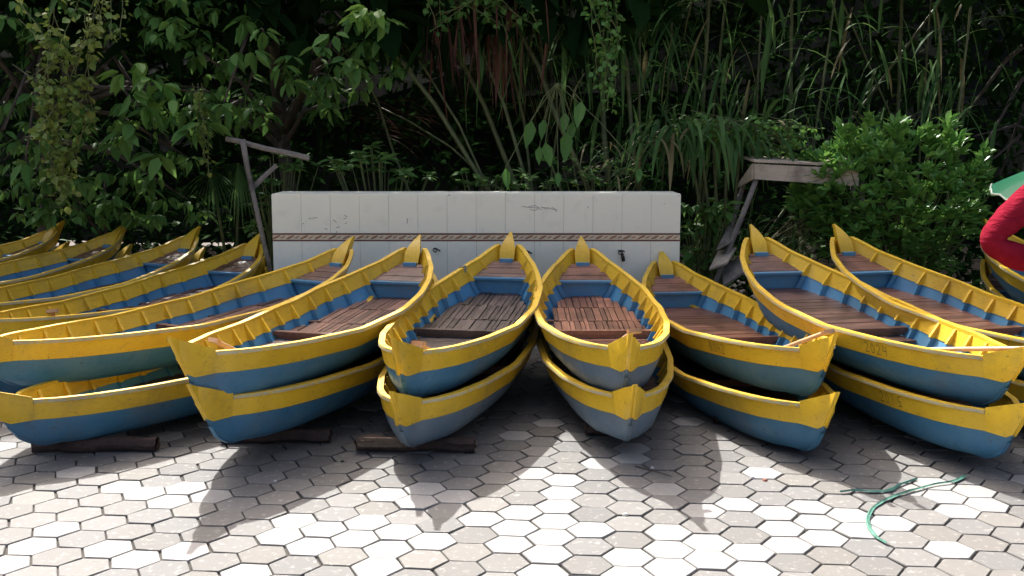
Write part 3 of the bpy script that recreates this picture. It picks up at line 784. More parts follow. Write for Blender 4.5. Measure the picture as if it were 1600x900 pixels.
def gap_in_wood(P):
    # openings in the wood through which the low sun reaches the bush and one bough, as in the photo
    t = (P[:, 1] - 9.3) / SUN_FROM.y; X0 = P[:, 0] - SUN_FROM.x * t; Z0 = P[:, 2] - SUN_FROM.z * t; r_ = rng.random(len(P))
    a = (X0 > 2.5) & (X0 < 4.15) & (Z0 > 1.15) & (Z0 < 2.35) & (r_ < .85)
    b = (X0 > -3.75) & (X0 < -2.75) & (Z0 > 1.9) & (Z0 < 2.75) & (r_ < .85)
    return a
# -- thick wood behind everything (one mass nobody could count)
rng = np.random.default_rng(21)
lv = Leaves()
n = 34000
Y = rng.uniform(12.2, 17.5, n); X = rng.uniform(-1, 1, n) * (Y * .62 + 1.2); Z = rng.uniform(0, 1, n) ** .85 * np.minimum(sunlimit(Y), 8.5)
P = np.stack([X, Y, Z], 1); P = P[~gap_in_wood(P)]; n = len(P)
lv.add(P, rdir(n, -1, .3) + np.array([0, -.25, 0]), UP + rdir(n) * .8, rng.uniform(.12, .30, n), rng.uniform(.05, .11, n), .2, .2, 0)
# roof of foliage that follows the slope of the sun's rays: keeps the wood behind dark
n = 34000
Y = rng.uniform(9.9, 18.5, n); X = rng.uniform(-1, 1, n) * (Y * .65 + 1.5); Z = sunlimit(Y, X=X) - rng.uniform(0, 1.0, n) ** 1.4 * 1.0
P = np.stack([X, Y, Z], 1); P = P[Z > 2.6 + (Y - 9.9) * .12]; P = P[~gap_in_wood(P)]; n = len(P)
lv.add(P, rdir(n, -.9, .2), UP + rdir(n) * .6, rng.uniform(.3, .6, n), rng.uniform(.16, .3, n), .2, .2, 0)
tag(lv.build('distant_woodland', [L_SHADED, L_BROAD]), kind='stuff')

# -- undergrowth right behind the wall and boats
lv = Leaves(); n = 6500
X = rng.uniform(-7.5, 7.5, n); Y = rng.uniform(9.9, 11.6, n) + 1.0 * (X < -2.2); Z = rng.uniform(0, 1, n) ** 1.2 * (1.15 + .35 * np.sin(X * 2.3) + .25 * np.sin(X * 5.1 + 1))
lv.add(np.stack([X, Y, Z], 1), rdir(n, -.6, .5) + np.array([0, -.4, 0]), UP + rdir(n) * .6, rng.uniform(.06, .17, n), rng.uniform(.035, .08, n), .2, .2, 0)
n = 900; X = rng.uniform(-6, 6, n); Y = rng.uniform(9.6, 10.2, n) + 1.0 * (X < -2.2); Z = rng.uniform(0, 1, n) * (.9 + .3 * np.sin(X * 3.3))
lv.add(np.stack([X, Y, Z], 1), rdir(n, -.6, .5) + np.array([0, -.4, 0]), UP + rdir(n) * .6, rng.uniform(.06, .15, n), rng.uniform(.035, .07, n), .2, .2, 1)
tag(lv.build('undergrowth', [L_SHADED, L_BROAD]), kind='stuff')

# -- broadleaf trees on the left: trunk, limbs, drooping leaf clusters
def tree(name, label, base, top, limbs, clusters, mats, leaf, nper, wr=.45, group=None, rad=.09, fill=0):
    root = tag(empty(name, base), label, 'tree', group)
    b = Vector(base); q = MB()
    tp = Vector(top) - b; q.tube([Vector((0, 0, -.05)), tp * .35 + Vector((.06, 0, 0)), tp * .7 + Vector((-.05, .03, 0)), tp], [rad, rad * .8, rad * .6, rad * .35], 9, noise=.08)
    for l in limbs:
        e = Vector(l) - b; s_ = tp * random.uniform(.45, .95); m_ = s_.lerp(e, .5) + Vector((0, 0, .15))
        q.tube([s_, m_, e], [rad * .4, rad * .22, rad * .08], 6, noise=.08)
    me = q.mesh('trunk', M_BARK, True); link('trunk', me, root)
    lv = Leaves()
    for (c, n, ln, mi) in clusters:
        drooping_cluster(lv, V3(c) - V3(b), n, ln, mi, wr)
    lv.build('crown', mats, root); return root
def cl_region(n, xr, yr, Yr, nper, ln, mi, cond=None):
    out = []
    while len(out) < n:
        x, y = random.uniform(*xr), random.uniform(*yr)
        if cond and not cond(x, y): continue
        p = aty(x, y, random.uniform(*Yr)); out.append((p, random.randint(*nper), ln * random.uniform(.75, 1.2), mi))
    return out
random.seed(5)
def patchy(x, y): return (math.sin(x * .021 + 1.3) + math.sin(y * .031 + x * .008) + math.sin(x * .047 - y * .04 + 2)) > -.35
T1 = cl_region(190, (-150, 330), (-90, 330), (9.7, 10.9), (4, 7), .15, 0, patchy) + cl_region(60, (-150, 300), (-60, 250), (9.4, 9.9), (5, 7), .15, 0, lambda x, y: math.sin(x * .03) + math.sin(y * .04 + 1) > .2)
T1 += [(aty(x, y, 9.25), 6, .20, 1) for x, y in ((215, 95), (232, 120), (205, 140), (250, 130), (270, 150), (192, 110), (225, 160))]
T1 += [(aty(x, y, 9.3), 4, .24, 0) for x, y in ((205, 190), (190, 205), (235, 235), (75, 200), (40, 250), (250, 240), (300, 200), (320, 190))]
tree('broadleaf_tree', 'large leaved dark green tree filling the upper left corner', tuple(aty(60, 560, 10.6).xy) + (0,), aty(90, -60, 10.6), [c[0] for c in T1[::9]], T1, [L_BROAD, L_LIGHT], 0, 0)
T2 = cl_region(170, (300, 640), (-90, 200), (9.8, 10.9), (4, 7), .16, 0, lambda x, y: patchy(x, y) and y < 250 - abs(x - 380) * .6)
T2 += [(aty(x, y, 9.4), 6, .19, 0) for x, y in ((380, 30), (410, 45), (395, 75), (440, 100), (450, 125), (545, 90), (560, 100), (500, 70), (580, 15), (600, 30), (350, 160), (365, 80), (520, 50))]
T2 += [(aty(x, y, 9.3), 6, .17, 1) for x, y in ((575, 8), (590, 14), (560, 20))]
tree('broadleaf_tree', 'dark tree with drooping oval leaves above the left half of the tiled wall', tuple(aty(450, 520, 10.9).xy) + (0,), aty(430, -60, 10.9), [c[0] for c in T2[::9]], T2, [L_BROAD, L_LIGHT], 0, 0)
T3 = cl_region(130, (1480, 1800), (-80, 330), (10.4, 11.6), (4, 7), .15, 0, patchy)
tree('broadleaf_tree', 'dark tree behind the bush at the right edge', tuple(aty(1640, 520, 11.2).xy) + (0,), aty(1650, -60, 11.2), [c[0] for c in T3[::9]], T3, [L_SHADED, L_LIGHT], 0, 0)
# a low hanging bough at lower left
T4 = [(aty(random.uniform(60, 250), random.uniform(260, 345), random.uniform(9.9, 10.6)), 5, .15, 0) for _ in range(70)]
tree('sapling', 'low dark sapling with broad leaves behind the far left boats', tuple(aty(170, 470, 10.4).xy) + (0,), aty(165, 280, 10.4), [c[0] for c in T4[::12]], T4, [L_BROAD], 0, 0, rad=.03)

# -- creepers: hanging strands with small round leaves
def creeper(label, strands, mats, leafsz=.05, Yd=9.4, group='hanging creepers'):
    p0 = aty(*strands[0][0], Yd); root = tag(empty('creeper', tuple(p0)), label, 'creeper', group)
    q = MB(); lv = Leaves()
    for st in strands:
        pts = [aty(x, y, Yd + random.uniform(-.12, .12)) - p0 for x, y in st]; P = []
        for a in range(len(pts) - 1):
            for t in range(5): P.append(pts[a].lerp(pts[a + 1], t / 5) + Vector((random.uniform(-.012, .012), random.uniform(-.02, .02), 0)))
        P.append(pts[-1]); q = MB(); q.tube(P, .004, 5); q.build('vine_stem', M_STEM, root)
        ln = sum((b - a).length for a, b in zip(P[:-1], P[1:])); k = int(ln / .021)
        for i in range(k):
            s_ = random.random() * (len(P) - 1.001); a = int(s_); c = V3(P[a].lerp(P[a + 1], s_ - a))
            if math.sin(s_ * 1.7 + len(P)) < -.75: continue
            d = rdir(1, -1, .2)[0]; z = leafsz * random.uniform(.6, 1.25)
            lv.add([c + d * random.uniform(.005, .06)], [d], [UP + rdir(1)[0] * .9], z, z * .82, .12, .15, 0, (.95, .85))
    lv.build('foliage', mats, root); return root
random.seed(9)
creeper('creeper with yellowish small round leaves hanging at the far left above the boats', [[(random.uniform(20, 165), random.uniform(-20, 70)), (random.uniform(40, 170), 120), (random.uniform(60, 150), random.uniform(170, 240)), (random.uniform(80, 120), random.uniform(240, 325))] for _ in range(11)]
        + [[(150, 20), (135, 60), (110, 90), (60, 110)], [(20, 100), (60, 130), (90, 180), (85, 250)]], [L_VINE], .068, 9.2)
creeper('thin creeper with small round leaves hanging between the two left trees', [[(300 + i * 8, 130), (312 + i * 6, 200), (320 + i * 3, random.uniform(240, 290))] for i in range(3)] + [[(150 + 20 * i, -10), (160 + 14 * i, 60)] for i in range(3)], [L_VINE], .05)
creeper('dense green creeper column hanging above the right half of the wall', [[(random.uniform(915, 965), -20), (random.uniform(925, 970), 60), (random.uniform(935, 972), random.uniform(110, 175))] for _ in range(7)], [L_BUSH], .06, 9.7)
creeper('creeper curtain along the top edge in the middle of the photo', [[(random.uniform(650, 850), -30), (random.uniform(660, 850), random.uniform(15, 60))] for _ in range(16)], [L_BROAD], .065, 9.8)
creeper('creeper mat draped over the long bladed plant behind the right end of the wall', [[(random.uniform(1040, 1130), random.uniform(170, 215)), (random.uniform(1100, 1200), random.uniform(178, 215)), (random.uniform(1180, 1290), random.uniform(200, 262))] for _ in range(17)], [L_BUSH], .06, 9.75)

# -- big hanging yellow green leaves
root = tag(empty('climbing_plant', tuple(aty(870, 130, 9.5))), 'climber with a few big bright drooping leaves above the middle of the wall', 'plant')
o0 = V3(root.location); lv = Leaves(); q = MB()
tips = [(831, 188, .26), (850, 186, .2), (852, 222, .24), (884, 176, .2), (886, 205, .28), (909, 158, .26), (843, 228, .18), (895, 190, .2), (872, 268, .14), (790, 262, .2), (1000, 262, .15)]
for x, y, l_ in tips:
    p = V3(aty(x, y, 9.45 + random.uniform(-.1, .1))) - o0
    d = np.array([random.uniform(-.25, .25), random.uniform(-.3, 0), -1.]); lv.add([p], [d], [np.array([random.uniform(-.5, .5), -1, .2])], l_, l_ * .42, -.1, .35, 0, (1, .85))
    q = MB(); q.tube([(0, 0, 0), Vector(p) * .5 + Vector((0, .05, .05)), Vector(p)], .004, 5); q.build('vine_stem', M_STEM, root)
lv.build('leaves', [leafmat('fresh_leaf', (.06, .16, .03), (.10, .22, .04))], root)

# -- nipa palm: leaning stems, dead red fronds, green blades
root = tag(empty('nipa_palm', tuple(aty(815, 500, 10.3).xy) + (0,)), 'palm clump of leaning olive stems with dead red brown fronds behind the wall', 'palm')
o0 = root.location.copy()
random.seed(13)
for a, b, r_ in (((600, 60), (752, 281), .022), ((700, 55), (804, 285), .024), ((745, 60), (822, 282), .018), ((800, 110), (829, 280), .014), ((806, 40), (866, 175), .022), ((927, 40), (944, 215), .026), ((962, 0), (988, 220), .022), ((640, 190), (760, 280), .010), ((560, 100), (612, 230), .012), ((665, 110), (760, 290), .012)):
    q = MB(); Yb = 10.0 + random.uniform(-.2, .5); A = aty(*b, Yb); B = aty(*a, Yb + .2); A2 = A + (A - B).normalized() * ((A.z) / max(.2, (B - A).normalized().z))
    if (A2 - A).length > 2.2: A2 = A + (A - B).normalized() * 2.2
    T = B + (B - A) * .5
    mid = A.lerp(B, .5) + Vector((.03, 0, .03))
    q.tube([A2 - o0, A - o0, mid - o0, B - o0, T + Vector((-.1, 0, -.05)) - o0], [r_ * 1.2, r_, r_ * .95, r_ * .8, r_ * .5], 8, noise=.05)
    me = q.mesh('frond_stem', M_CANE, True); link('frond_stem', me, root)
lv = Leaves()
for _ in range(95):
    x = random.choice([random.gauss(705, 14), random.gauss(745, 16), random.gauss(785, 12), random.uniform(660, 860)])
    p = V3(aty(x, random.uniform(-20, 70), random.uniform(9.7, 10.4)) - o0)
    lv.ribbon(p, (random.uniform(-.25, .35), random.uniform(-.2, .1), -1), random.uniform(.3, .85), random.uniform(.015, .04), .3, 5, 0)
for _ in range(26):
    p = V3(aty(random.uniform(540, 640), random.uniform(150, 215), 10.3) - o0)
    lv.ribbon(p, (random.uniform(.4, 1), random.uniform(-.2, .1), random.uniform(-.4, .2)), random.uniform(.3, .7), .02, .6, 5, 0)
lv.build('dead_fronds', [L_DRY], root)
lv = Leaves()
for _ in range(70):
    p = V3(aty(random.uniform(700, 1000), random.uniform(-40, 60), random.uniform(9.8, 10.6)) - o0)
    lv.ribbon(p, (random.uniform(-.4, .4), random.uniform(-.2, .1), -1), random.uniform(.4, 1.0), random.uniform(.03, .055), .3, 5, 0)
for _ in range(60):
    p = V3(aty(random.uniform(800, 870), random.uniform(60, 160), random.uniform(9.8, 10.2)) - o0)
    lv.ribbon(p, (random.uniform(-.2, .5), 0, -1), random.uniform(.2, .5), .012, .4, 4, 1)
lv.build('green_blades', [L_BLADE, L_STRAW], root)

# -- reed and bamboo clumps at right
def reeds(label, stems, nbl, xr, yr, Yr, lens=(.35, .8)):
    root = tag(empty('bamboo_clump', tuple(aty((xr[0] + xr[1]) / 2, 500, (Yr[0] + Yr[1]) / 2).xy) + (0,)), label, 'bamboo', 'bamboo clumps'); o0 = root.location.copy()
    for a, b, r_ in stems:
        q = MB(); Yb = random.uniform(*Yr); A = aty(*b, Yb); B = aty(*a, Yb); d = (B - A).normalized(); A2 = A - d * min(2.5, A.z / max(.3, d.z)); T = B + d * .7
        pts = []; rr = []
        for k in range(13): pts.append(A2.lerp(T, k / 12) - o0 + Vector((random.uniform(-.006, .006), 0, 0))); rr.append(r_ * (1 - .3 * k / 12))
        q.tube(pts, rr, 8); me = q.mesh('cane', M_CANE, True); link('cane', me, root)
    lv = Leaves()
    for _ in range(nbl):
        x = random.uniform(*xr); y = random.uniform(*yr); p = V3(aty(x, y, random.uniform(*Yr)) - o0)
        sx = random.choice([-1, 1]); mode = random.random()
        if mode < .72: d = (sx * random.uniform(.1, .6), random.uniform(-.4, .2), random.uniform(-1.2, -.5))
        else: d = (sx * random.uniform(.4, 1), random.uniform(-.5, .2), random.uniform(-.2, .9))
        lv.ribbon(p, d, random.uniform(*lens), random.uniform(  .028, .058), random.uniform(.5, 1.4), 6, 0 if random.random() < .93 else 1)
    lv.build('blades', [L_BLADE, L_STRAW], root); return root
random.seed(17)
reeds('bamboo clump with two straight canes above the right end of the wall', [((1108, -10), (1098, 190), .022), ((1132, 20), (1112, 200), .014), ((998, -10), (999, 90), .013), ((1237, -10), (1236, 210), .020), ((1190, 30), (1180, 210), .012)], 115, (1010, 1260), (-30, 200), (9.9, 11.0))
reeds('bamboo clump with a long leaning cane above the green bush', [((1478, -10), (1318, 205), .017), ((1407, 60), (1402, 205), .024), ((1340, 60), (1400, 200), .012), ((1510, 70), (1494, 200), .016), ((1300, 30), (1275, 200), .014), ((1450, 60), (1440, 200), .012)], 120, (1260, 1560), (-30, 210), (10.0, 11.2))
reeds('sparse bamboo clump between the palm and the creeper column', [((1050, 30), (1040, 200), .012), ((895, -10), (880, 120), .012)], 60, (880, 1060), (-30, 190), (10.2, 11.0))

# -- long bladed plant drooping over the right end of the wall
root = tag(empty('screw_pine', tuple(aty(1120, 480, 9.75).xy) + (0,)), 'long bladed plant drooping over the right end of the wall, some tips yellowing', 'plant'); o0 = root.location.copy()
q = MB()
for k in range(5):
    c_ = aty(1070 + k * 22, 195 + 6 * k, 9.75) - o0; q.tube([Vector((random.uniform(-.1, .1), 0, 0)), c_ * .5 + Vector((.03, 0, 0)), c_], [.02, .016, .012], 7)
q.build('stem', M_CANE, root)
lv = Leaves()
for _ in range(120):
    x = random.uniform(1010, 1220); p = V3(aty(x, random.uniform(185, 225), random.uniform(9.5, 10.0)) - o0); sx = -1 if x < 1120 else 1
    lv.ribbon(p, (sx * random.uniform(-.2, 1), random.uniform(-.8, .0), random.uniform(-.5, .5)), random.uniform(.3, .62), random.uniform(.03, .05), random.uniform(1.0, 2.4), 7, 0 if random.random() < .88 else 1)
for x, y, ln, mi in ((1075, 200, .55, 0), (1027, 215, .45, 1), (1048, 222, .46, 1), (1095, 212, .6, 0), (1110, 195, .68, 0), (1012, 222, .4, 0), (1062, 208, .5, 0)):
    lv.ribbon(V3(aty(x - 12, y, 9.45) - o0), (.35, -.25, .1), ln, .05, 3.2, 8, mi)
for _ in range(50):
    p = V3(aty(random.uniform(900, 1010), random.uniform(225, 285), random.uniform(9.5, 9.9)) - o0); lv.ribbon(p, (random.uniform(-1, .2), -.2, random.uniform(-.1, .5)), random.uniform(.2, .5), .018, 1.2, 5, 0 if random.random() < .6 else 1)
lv.build('blades', [L_BLADE, L_STRAW], root)
# -- low grassy clump and ferny palm between the wall and the bush
root = tag(empty('grass_clump', tuple(aty(1200, 470, 9.9).xy) + (0,)), 'tuft of thin green grass between the wooden stand and the bush', 'grass tuft'); o0 = root.location.copy(); lv = Leaves()
for _ in range(170):
    x = random.uniform(1075, 1300); p = V3(aty(x, random.uniform(370, 440), random.uniform(9.5, 10.1)) - o0)
    lv.ribbon(p, (random.uniform(-.7, .7), random.uniform(-.5, .2), random.uniform(.4, 1.2)), random.uniform(.25, .6), random.uniform(.008, .018), random.uniform(.6, 1.6), 6, 0 if random.random() < .8 else 1)
lv.build('blades', [L_BLADE, L_STRAW], root)
root = tag(empty('fern_palm', tuple(aty(1235, 470, 9.6).xy) + (0,)), 'small feathery palm frond lying behind the second boat from the right', 'palm'); o0 = root.location.copy(); lv = Leaves(); q = MB()
for (a, b) in (((1265, 330), (1200, 395)), ((1240, 345), (1285, 392)), ((1280, 340), (1225, 372))):
    A, B = aty(*b, 9.55) - o0, aty(*a, 9.5) - o0; q.tube([Vector((0, 0, 0)), A, A.lerp(B, .5) + Vector((0, 0, .02)), B], [.01, .008, .006, .003], 6)
    for k in range(18):
        p = A.lerp(B, .1 + k / 20)
        for sx in (-1, 1): lv.ribbon(V3(p), (sx * .8 + (B - A).x, -.2, .3), .16, .012, 1.0, 4, 0)
q.build('stem', M_STEM, root); lv.build('leaflets', [L_STRAW], root)

# -- fan palm fronds in the shade at left
root = tag(empty('fan_palm', tuple(aty(370, 520, 10.2).xy) + (0,)), 'dark fan palm frond hanging left of the leaning pole', 'palm'); o0 = root.location.copy(); lv = Leaves(); q = MB()
for (cx_, cy_, n_, l_) in ((372, 255, 26, .62), (330, 265, 16, .5)):
    c_ = aty(cx_, cy_, 10.0) - o0; q.tube([Vector((0, 0, 0)), c_ * .6, c_], [.02, .015, .01], 7)
    for k in range(n_):
        a = math.pi * (1.05 + .75 * k / (n_ - 1)) if cx_ > 350 else math.pi * (1.15 + .7 * k / (n_ - 1))
        lv.ribbon(V3(c_), (math.cos(a), -.15, math.sin(a)), l_ * random.uniform(.8, 1.1), .026, .5, 6, 0)
q.build('stem', M_CANE, root); lv.build('frond', [L_BLADE], root)

# -- shrubs peeking over the wall
def shrub(name, label, base, cl, mats, ln, wr, stemr=.012, nper=(5, 7), zl=(-.3, .6), cat='shrub'):
    root = tag(empty(name, base), label, cat); b = Vector(base); q = MB(); lv = Leaves()
    for c in cl:
        e = c - b; q.tube([Vector((e.x * .2, e.y * .2, 0)), e * .5 + Vector((0, 0, e.z * .12)), e], [stemr, stemr * .7, stemr * .35], 5)
        drooping_cluster(lv, V3(e), random.randint(*nper), ln * random.uniform(.8, 1.2), 0 if random.random() < .8 or len(mats) < 2 else 1, wr, zl, .01)
    q.build('stem', M_STEM, root); lv.build('foliage', mats, root); return root
random.seed(19)
def pts(n, xr, yr, Yr, cond=None):
    o = []
    while len(o) < n:
        x, y = random.uniform(*xr), random.uniform(*yr)
        if cond is None or cond(x, y): o.append(aty(x, y, random.uniform(*Yr)))
    return o
shrub('shrub', 'low shrub with fingered leaves peeping over the left middle of the wall', tuple(aty(600, 500, 9.75).xy) + (0,), pts(24, (515, 685), (222, 285), (9.5, 9.9), lambda x, y: y > 222 + abs(x - 595) * .35), [L_BROAD], .13, .42, cat='shrub')
shrub('shrub', 'small leafy shrub beside the top of the leaning pole left of the wall', tuple(aty(440, 500, 9.9).xy) + (0,), pts(15, (405, 505), (235, 290), (9.75, 10.0)) + pts(9, (385, 425), (300, 370), (9.7, 9.9)), [L_BROAD, L_LIGHT], .12, .42)
shrub('shrub', 'low dark shrub along the wall top near its middle', tuple(aty(760, 500, 9.75).xy) + (0,), pts(12, (700, 830), (268, 295), (9.5, 9.8)), [L_BROAD], .12, .45)
shrub('shrub', 'leafy shrub with light sprigs behind the wall under the bright drooping leaves', tuple(aty(930, 500, 9.75).xy) + (0,), pts(26, (850, 1010), (240, 292), (9.5, 9.9)), [L_BROAD, L_LIGHT], .085, .6)
shrub('shrub', 'dark broad leaved shrub in the gap between the wall and the wooden stand', tuple(aty(1095, 480, 9.6).xy) + (0,), pts(34, (1070, 1140), (300, 430), (9.45, 9.9)), [L_BROAD], .15, .42, zl=(-.9, .3))

# -- the bright bush at right
random.seed(23)
base = tuple(aty(1400, 470, 9.75).xy) + (0,)
root = tag(empty('bush', base), 'bright green leafy bush rising behind the second boat from the right', 'bush'); b = Vector(base); q = MB(); lv = Leaves()
CTR = aty(1395, 320, 9.75); k = 0
def bushpt(x, y, Yd): return aty(x, y, Yd)
cl = []
while len(cl) < 430:
    a = random.uniform(0, 2 * math.pi); r_ = random.uniform(.0, 1) ** .45
    x = 1392 + math.cos(a) * r_ * (150 + 12 * math.sin(3 * a)); y = 322 - math.sin(a) * r_ * (112 + 14 * math.sin(5 * a + 1))
    dep = math.sqrt(max(0, 1 - r_ * r_)); Yd = 9.75 - .72 * dep * random.uniform(.55, 1.0)
    if y > 400 and random.random() < .3: continue
    cl.append(bushpt(x, y, Yd))
for (x, y0, y1) in ((1330, 208, 250), (1354, 190, 245), (1400, 196, 250), (1478, 194, 245), (1500, 215, 250), (1535, 238, 275), (1312, 205, 240), (1240, 300, 330), (1262, 290, 330), (1250, 320, 345), (1285, 300, 350), (1450, 205, 240)):
    yy = y0
    while yy < y1: cl.append(bushpt(x + random.uniform(-5, 5), yy, 9.45)); yy += 9
for c in cl:
    e = c - b
    if k % 4 == 0: q.tube([Vector((e.x * .12, e.y * .12, 0)), Vector((e.x * .55, e.y * .5, e.z * .6)), e], [.012, .008, .004], 5)
    k += 1
    n = random.randint(5, 8); d = rdir(n, -.15, .95); out = V3(c - CTR); out /= np.linalg.norm(out) + .01; d = d + out * .5 + np.array([0, -.15, .1])
    lv.add(V3(e) + d * .01, d, UP + rdir(n) * .5, rng.uniform(.085, .145, n), rng.uniform(.042, .062, n), .08, .3, 0 if random.random() < .93 else 1, (.7, 1.1))
q.build('stem', M_STEM, root); lv.build('foliage', [L_BUSH, L_LIGHT], root)

# ================================================================== POLES, STAND, BOARDS
def stick(q, a, b, r0, r1, n=7, bend=.02, o=Vector()):
    P = [a.lerp(b, t / 6) + Vector((bend * math.sin(t * 1.1 + 1), 0, bend * .5 * math.sin(t * 1.7))) - o for t in range(7)]
    q.tube(P, [r0 + (r1 - r0) * t / 6 for t in range(7)], n, noise=.06)
random.seed(29)
bt = aty(437, 470, 9.2); root = tag(empty('leaning_pole_frame', (bt.x, bt.y, 0)), 'grey leaning pole with a crossbar and short brace, left of the tiled wall', 'pole frame'); o0 = root.location.copy()
base_ = Vector((bt.x + .07, bt.y, 0)); top_ = aty(379, 218, 9.35)
q = MB(); P = [top_, aty(386, 260, 9.34), aty(396, 305, 9.32), aty(408, 360, 9.28), aty(422, 420, 9.24), base_]; q.tube([p - o0 for p in P], [.027, .024, .022, .022, .021, .024], 9, noise=.07); me = q.mesh('pole', WGREY, True); link('pole', me, root)
q = MB(); stick(q, aty(352, 217, 9.42), aty(482, 247, 9.42), .024, .026, 6, .008, o0); me = q.mesh('crossbar', WGREY); link('crossbar', me, root)
q = MB(); stick(q, aty(390, 298, 9.38), aty(432, 258, 9.44), .026, .022, 6, .004, o0); me = q.mesh('brace', WGREY); link('brace', me, root)

bt = aty(1200, 470, 9.4); root = tag(empty('wooden_stand', (bt.x, bt.y, 0)), 'rough plank box top on crooked poles between the wall and the bush', 'stand'); o0 = root.location.copy()
def quad_board(name, p, th, mat):
    q = MB(); a, b, c, d = [Vector(v) - o0 for v in p]; n_ = (b - a).cross(d - a).normalized() * th
    q.add([a, b, c, d, a + n_, b + n_, c + n_, d + n_], [(0, 1, 2, 3), (7, 6, 5, 4), (0, 4, 5, 1), (1, 5, 6, 2), (2, 6, 7, 3), (3, 7, 4, 0)])
    return q.build(name, mat, root)
quad_board('front_board', [aty(1179, 256, 9.3), aty(1342, 264, 9.3), aty(1342, 291, 9.3), aty(1179, 280, 9.3)], .02, WPLANK)
quad_board('side_board', [aty(1178, 256, 9.32), aty(1156, 287, 9.75), aty(1156, 293, 9.75), aty(1178, 280, 9.32)], .02, WPLANK)
quad_board('top_board', [aty(1178, 253.5, 9.30), aty(1344, 261, 9.30), aty(1330, 250, 9.85), aty(1158, 247, 9.85)], .02, WPLANK)
for nm, a, b in (('leg', aty(1180, 281, 9.36), aty(1112, 462, 9.3)), ('leg', aty(1160, 288, 9.75), aty(1130, 400, 9.75)), ('leg', aty(1345, 285, 9.4), aty(1350, 440, 9.4)), ('leg', aty(1330, 270, 9.8), aty(1335, 420, 9.8))):
    b2 = b + (b - a).normalized() * max(0, b.z) / max(.2, -(b - a).normalized().z)
    q = MB(); stick(q, a, b2, .024, .026, 8, .01, o0); me = q.mesh(nm, WGREY, True); link(nm, me, root)
def board(px, Y0, Y1, th, mat, name, label):
    P = [aty(*px[0], Y1), aty(*px[1], Y1), aty(*px[2], Y0), aty(*px[3], Y0)]; c = sum(P, Vector()) / 4
    q = MB(); n_ = (P[1] - P[0]).cross(P[3] - P[0]).normalized() * th
    V_ = [p - c for p in P] + [p - c + n_ for p in P]
    q.add(V_, [(0, 1, 2, 3), (7, 6, 5, 4), (0, 4, 5, 1), (1, 5, 6, 2), (2, 6, 7, 3), (3, 7, 4, 0)]); o = q.build(name, mat); o.location = c
    tag(o, label, 'board', 'old boards leaning by the stand')
board([(1138, 352), (1158, 362), (1140, 380), (1119, 391)], 9.25, 9.6, .02, WGREY, 'loose_board', 'grey weathered board leaning against the front pole of the wooden stand')
board([(1122, 392), (1150, 386), (1136, 410), (1108, 420)], 9.15, 9.4, .02, WPLANK, 'loose_board', 'brown board below the grey one at the foot of the wooden stand')
board([(1128, 414), (1160, 400), (1168, 420), (1130, 446)], 9.1, 9.5, .02, WGREY, 'loose_board', 'lowest dark grey board at the foot of the wooden stand')

# ================================================================== PERSON at the right edge
random.seed(31)
PY = 6.42
EL, SH, WR = aty(1538, 380, PY), aty(1614, 306, PY + .02), aty(1632, 418, PY - .06)
cx_ = SH.x + .19; ft = Vector((3.64, PY + .12, 0))
root = tag(empty('person', ft), 'person in a loose red long sleeved shirt at the right edge, hand on hip', 'person')
def skinned(name, verts, edges, mat, rootv=0, lv=2, wr=None):
    me = bpy.data.meshes.new(name); me.from_pydata([tuple(Vector(v[0]) - ft) for v in verts], edges, [])
    o = link(name, me, root); me.materials.append(mat)
    m = o.modifiers.new('Skin', 'SKIN'); m.use_smooth_shade = True
    for i, v in enumerate(verts):
        sv = me.skin_vertices[0].data[i]; r_ = v[1]; sv.radius = r_ if isinstance(r_, tuple) else (r_, r_); sv.use_root = (i == rootv)
    s = o.modifiers.new('Sub', 'SUBSURF'); s.levels = lv; s.render_levels = lv
    if wr:
        t = bpy.data.textures.new('folds', 'CLOUDS'); t.noise_scale = .09; d = o.modifiers.new('Folds', 'DISPLACE'); d.texture = t; d.strength = wr; d.mid_level = .5
    return o
SHR = Vector((cx_ + .19, SH.y + .02, SH.z)); ELR = Vector((SHR.x + .10, SHR.y - .02, SHR.z - .30)); WRR = Vector((ELR.x - .02, ELR.y - .2, ELR.z + .02))
NK = Vector((cx_, PY + .03, SH.z + .06)); CHs = Vector((cx_, PY + .03, SH.z - .12)); WST = Vector((cx_ + .04, PY + .06, SH.z - .38)); PEL = Vector((cx_ + .08, PY + .08, SH.z - .52))
HD = Vector((cx_ + .0, PY, SH.z + .20)); HT = HD + Vector((0, 0, .10))
KL, KR = Vector((ft.x - .10, PY - .02, .50)), Vector((ft.x + .10, PY - .02, .50)); FL_, FR = Vector((ft.x - .09, PY + .1, .07)), Vector((ft.x + .10, PY + .1, .07))
TL, TR = Vector((ft.x - .09, PY - .1, .035)), Vector((ft.x + .12, PY - .1, .035))
SKIN_M = plain('skin', (.30, .16, .10), .5, var=.08, scale=30)
M_REDC, nt, bs = newmat('red_cloth'); geo = N(nt, 'ShaderNodeNewGeometry')
c = mixc(nt, ramp(nt, noise(nt, 12, 4, .6, geo.outputs['Position']), .3, .7), (.19, .009, .022), (.25, .014, .032)); nt.links.new(c, bs.inputs['Base Color']); bs.inputs['Roughness'].default_value = .8
bs.inputs['Roughness'].default_value = 1; bs.inputs['Specular IOR Level'].default_value = .02; fv = N(nt, 'ShaderNodeMapping'); fv.inputs['Rotation'].default_value = (0, .7, 0); fv.inputs['Scale'].default_value = (6, 6, 22); nt.links.new(geo.outputs['Position'], fv.inputs[0])
bump(nt, bs, noise(nt, 1.3, 3, .5, fv.outputs[0], .8), .6, .04)
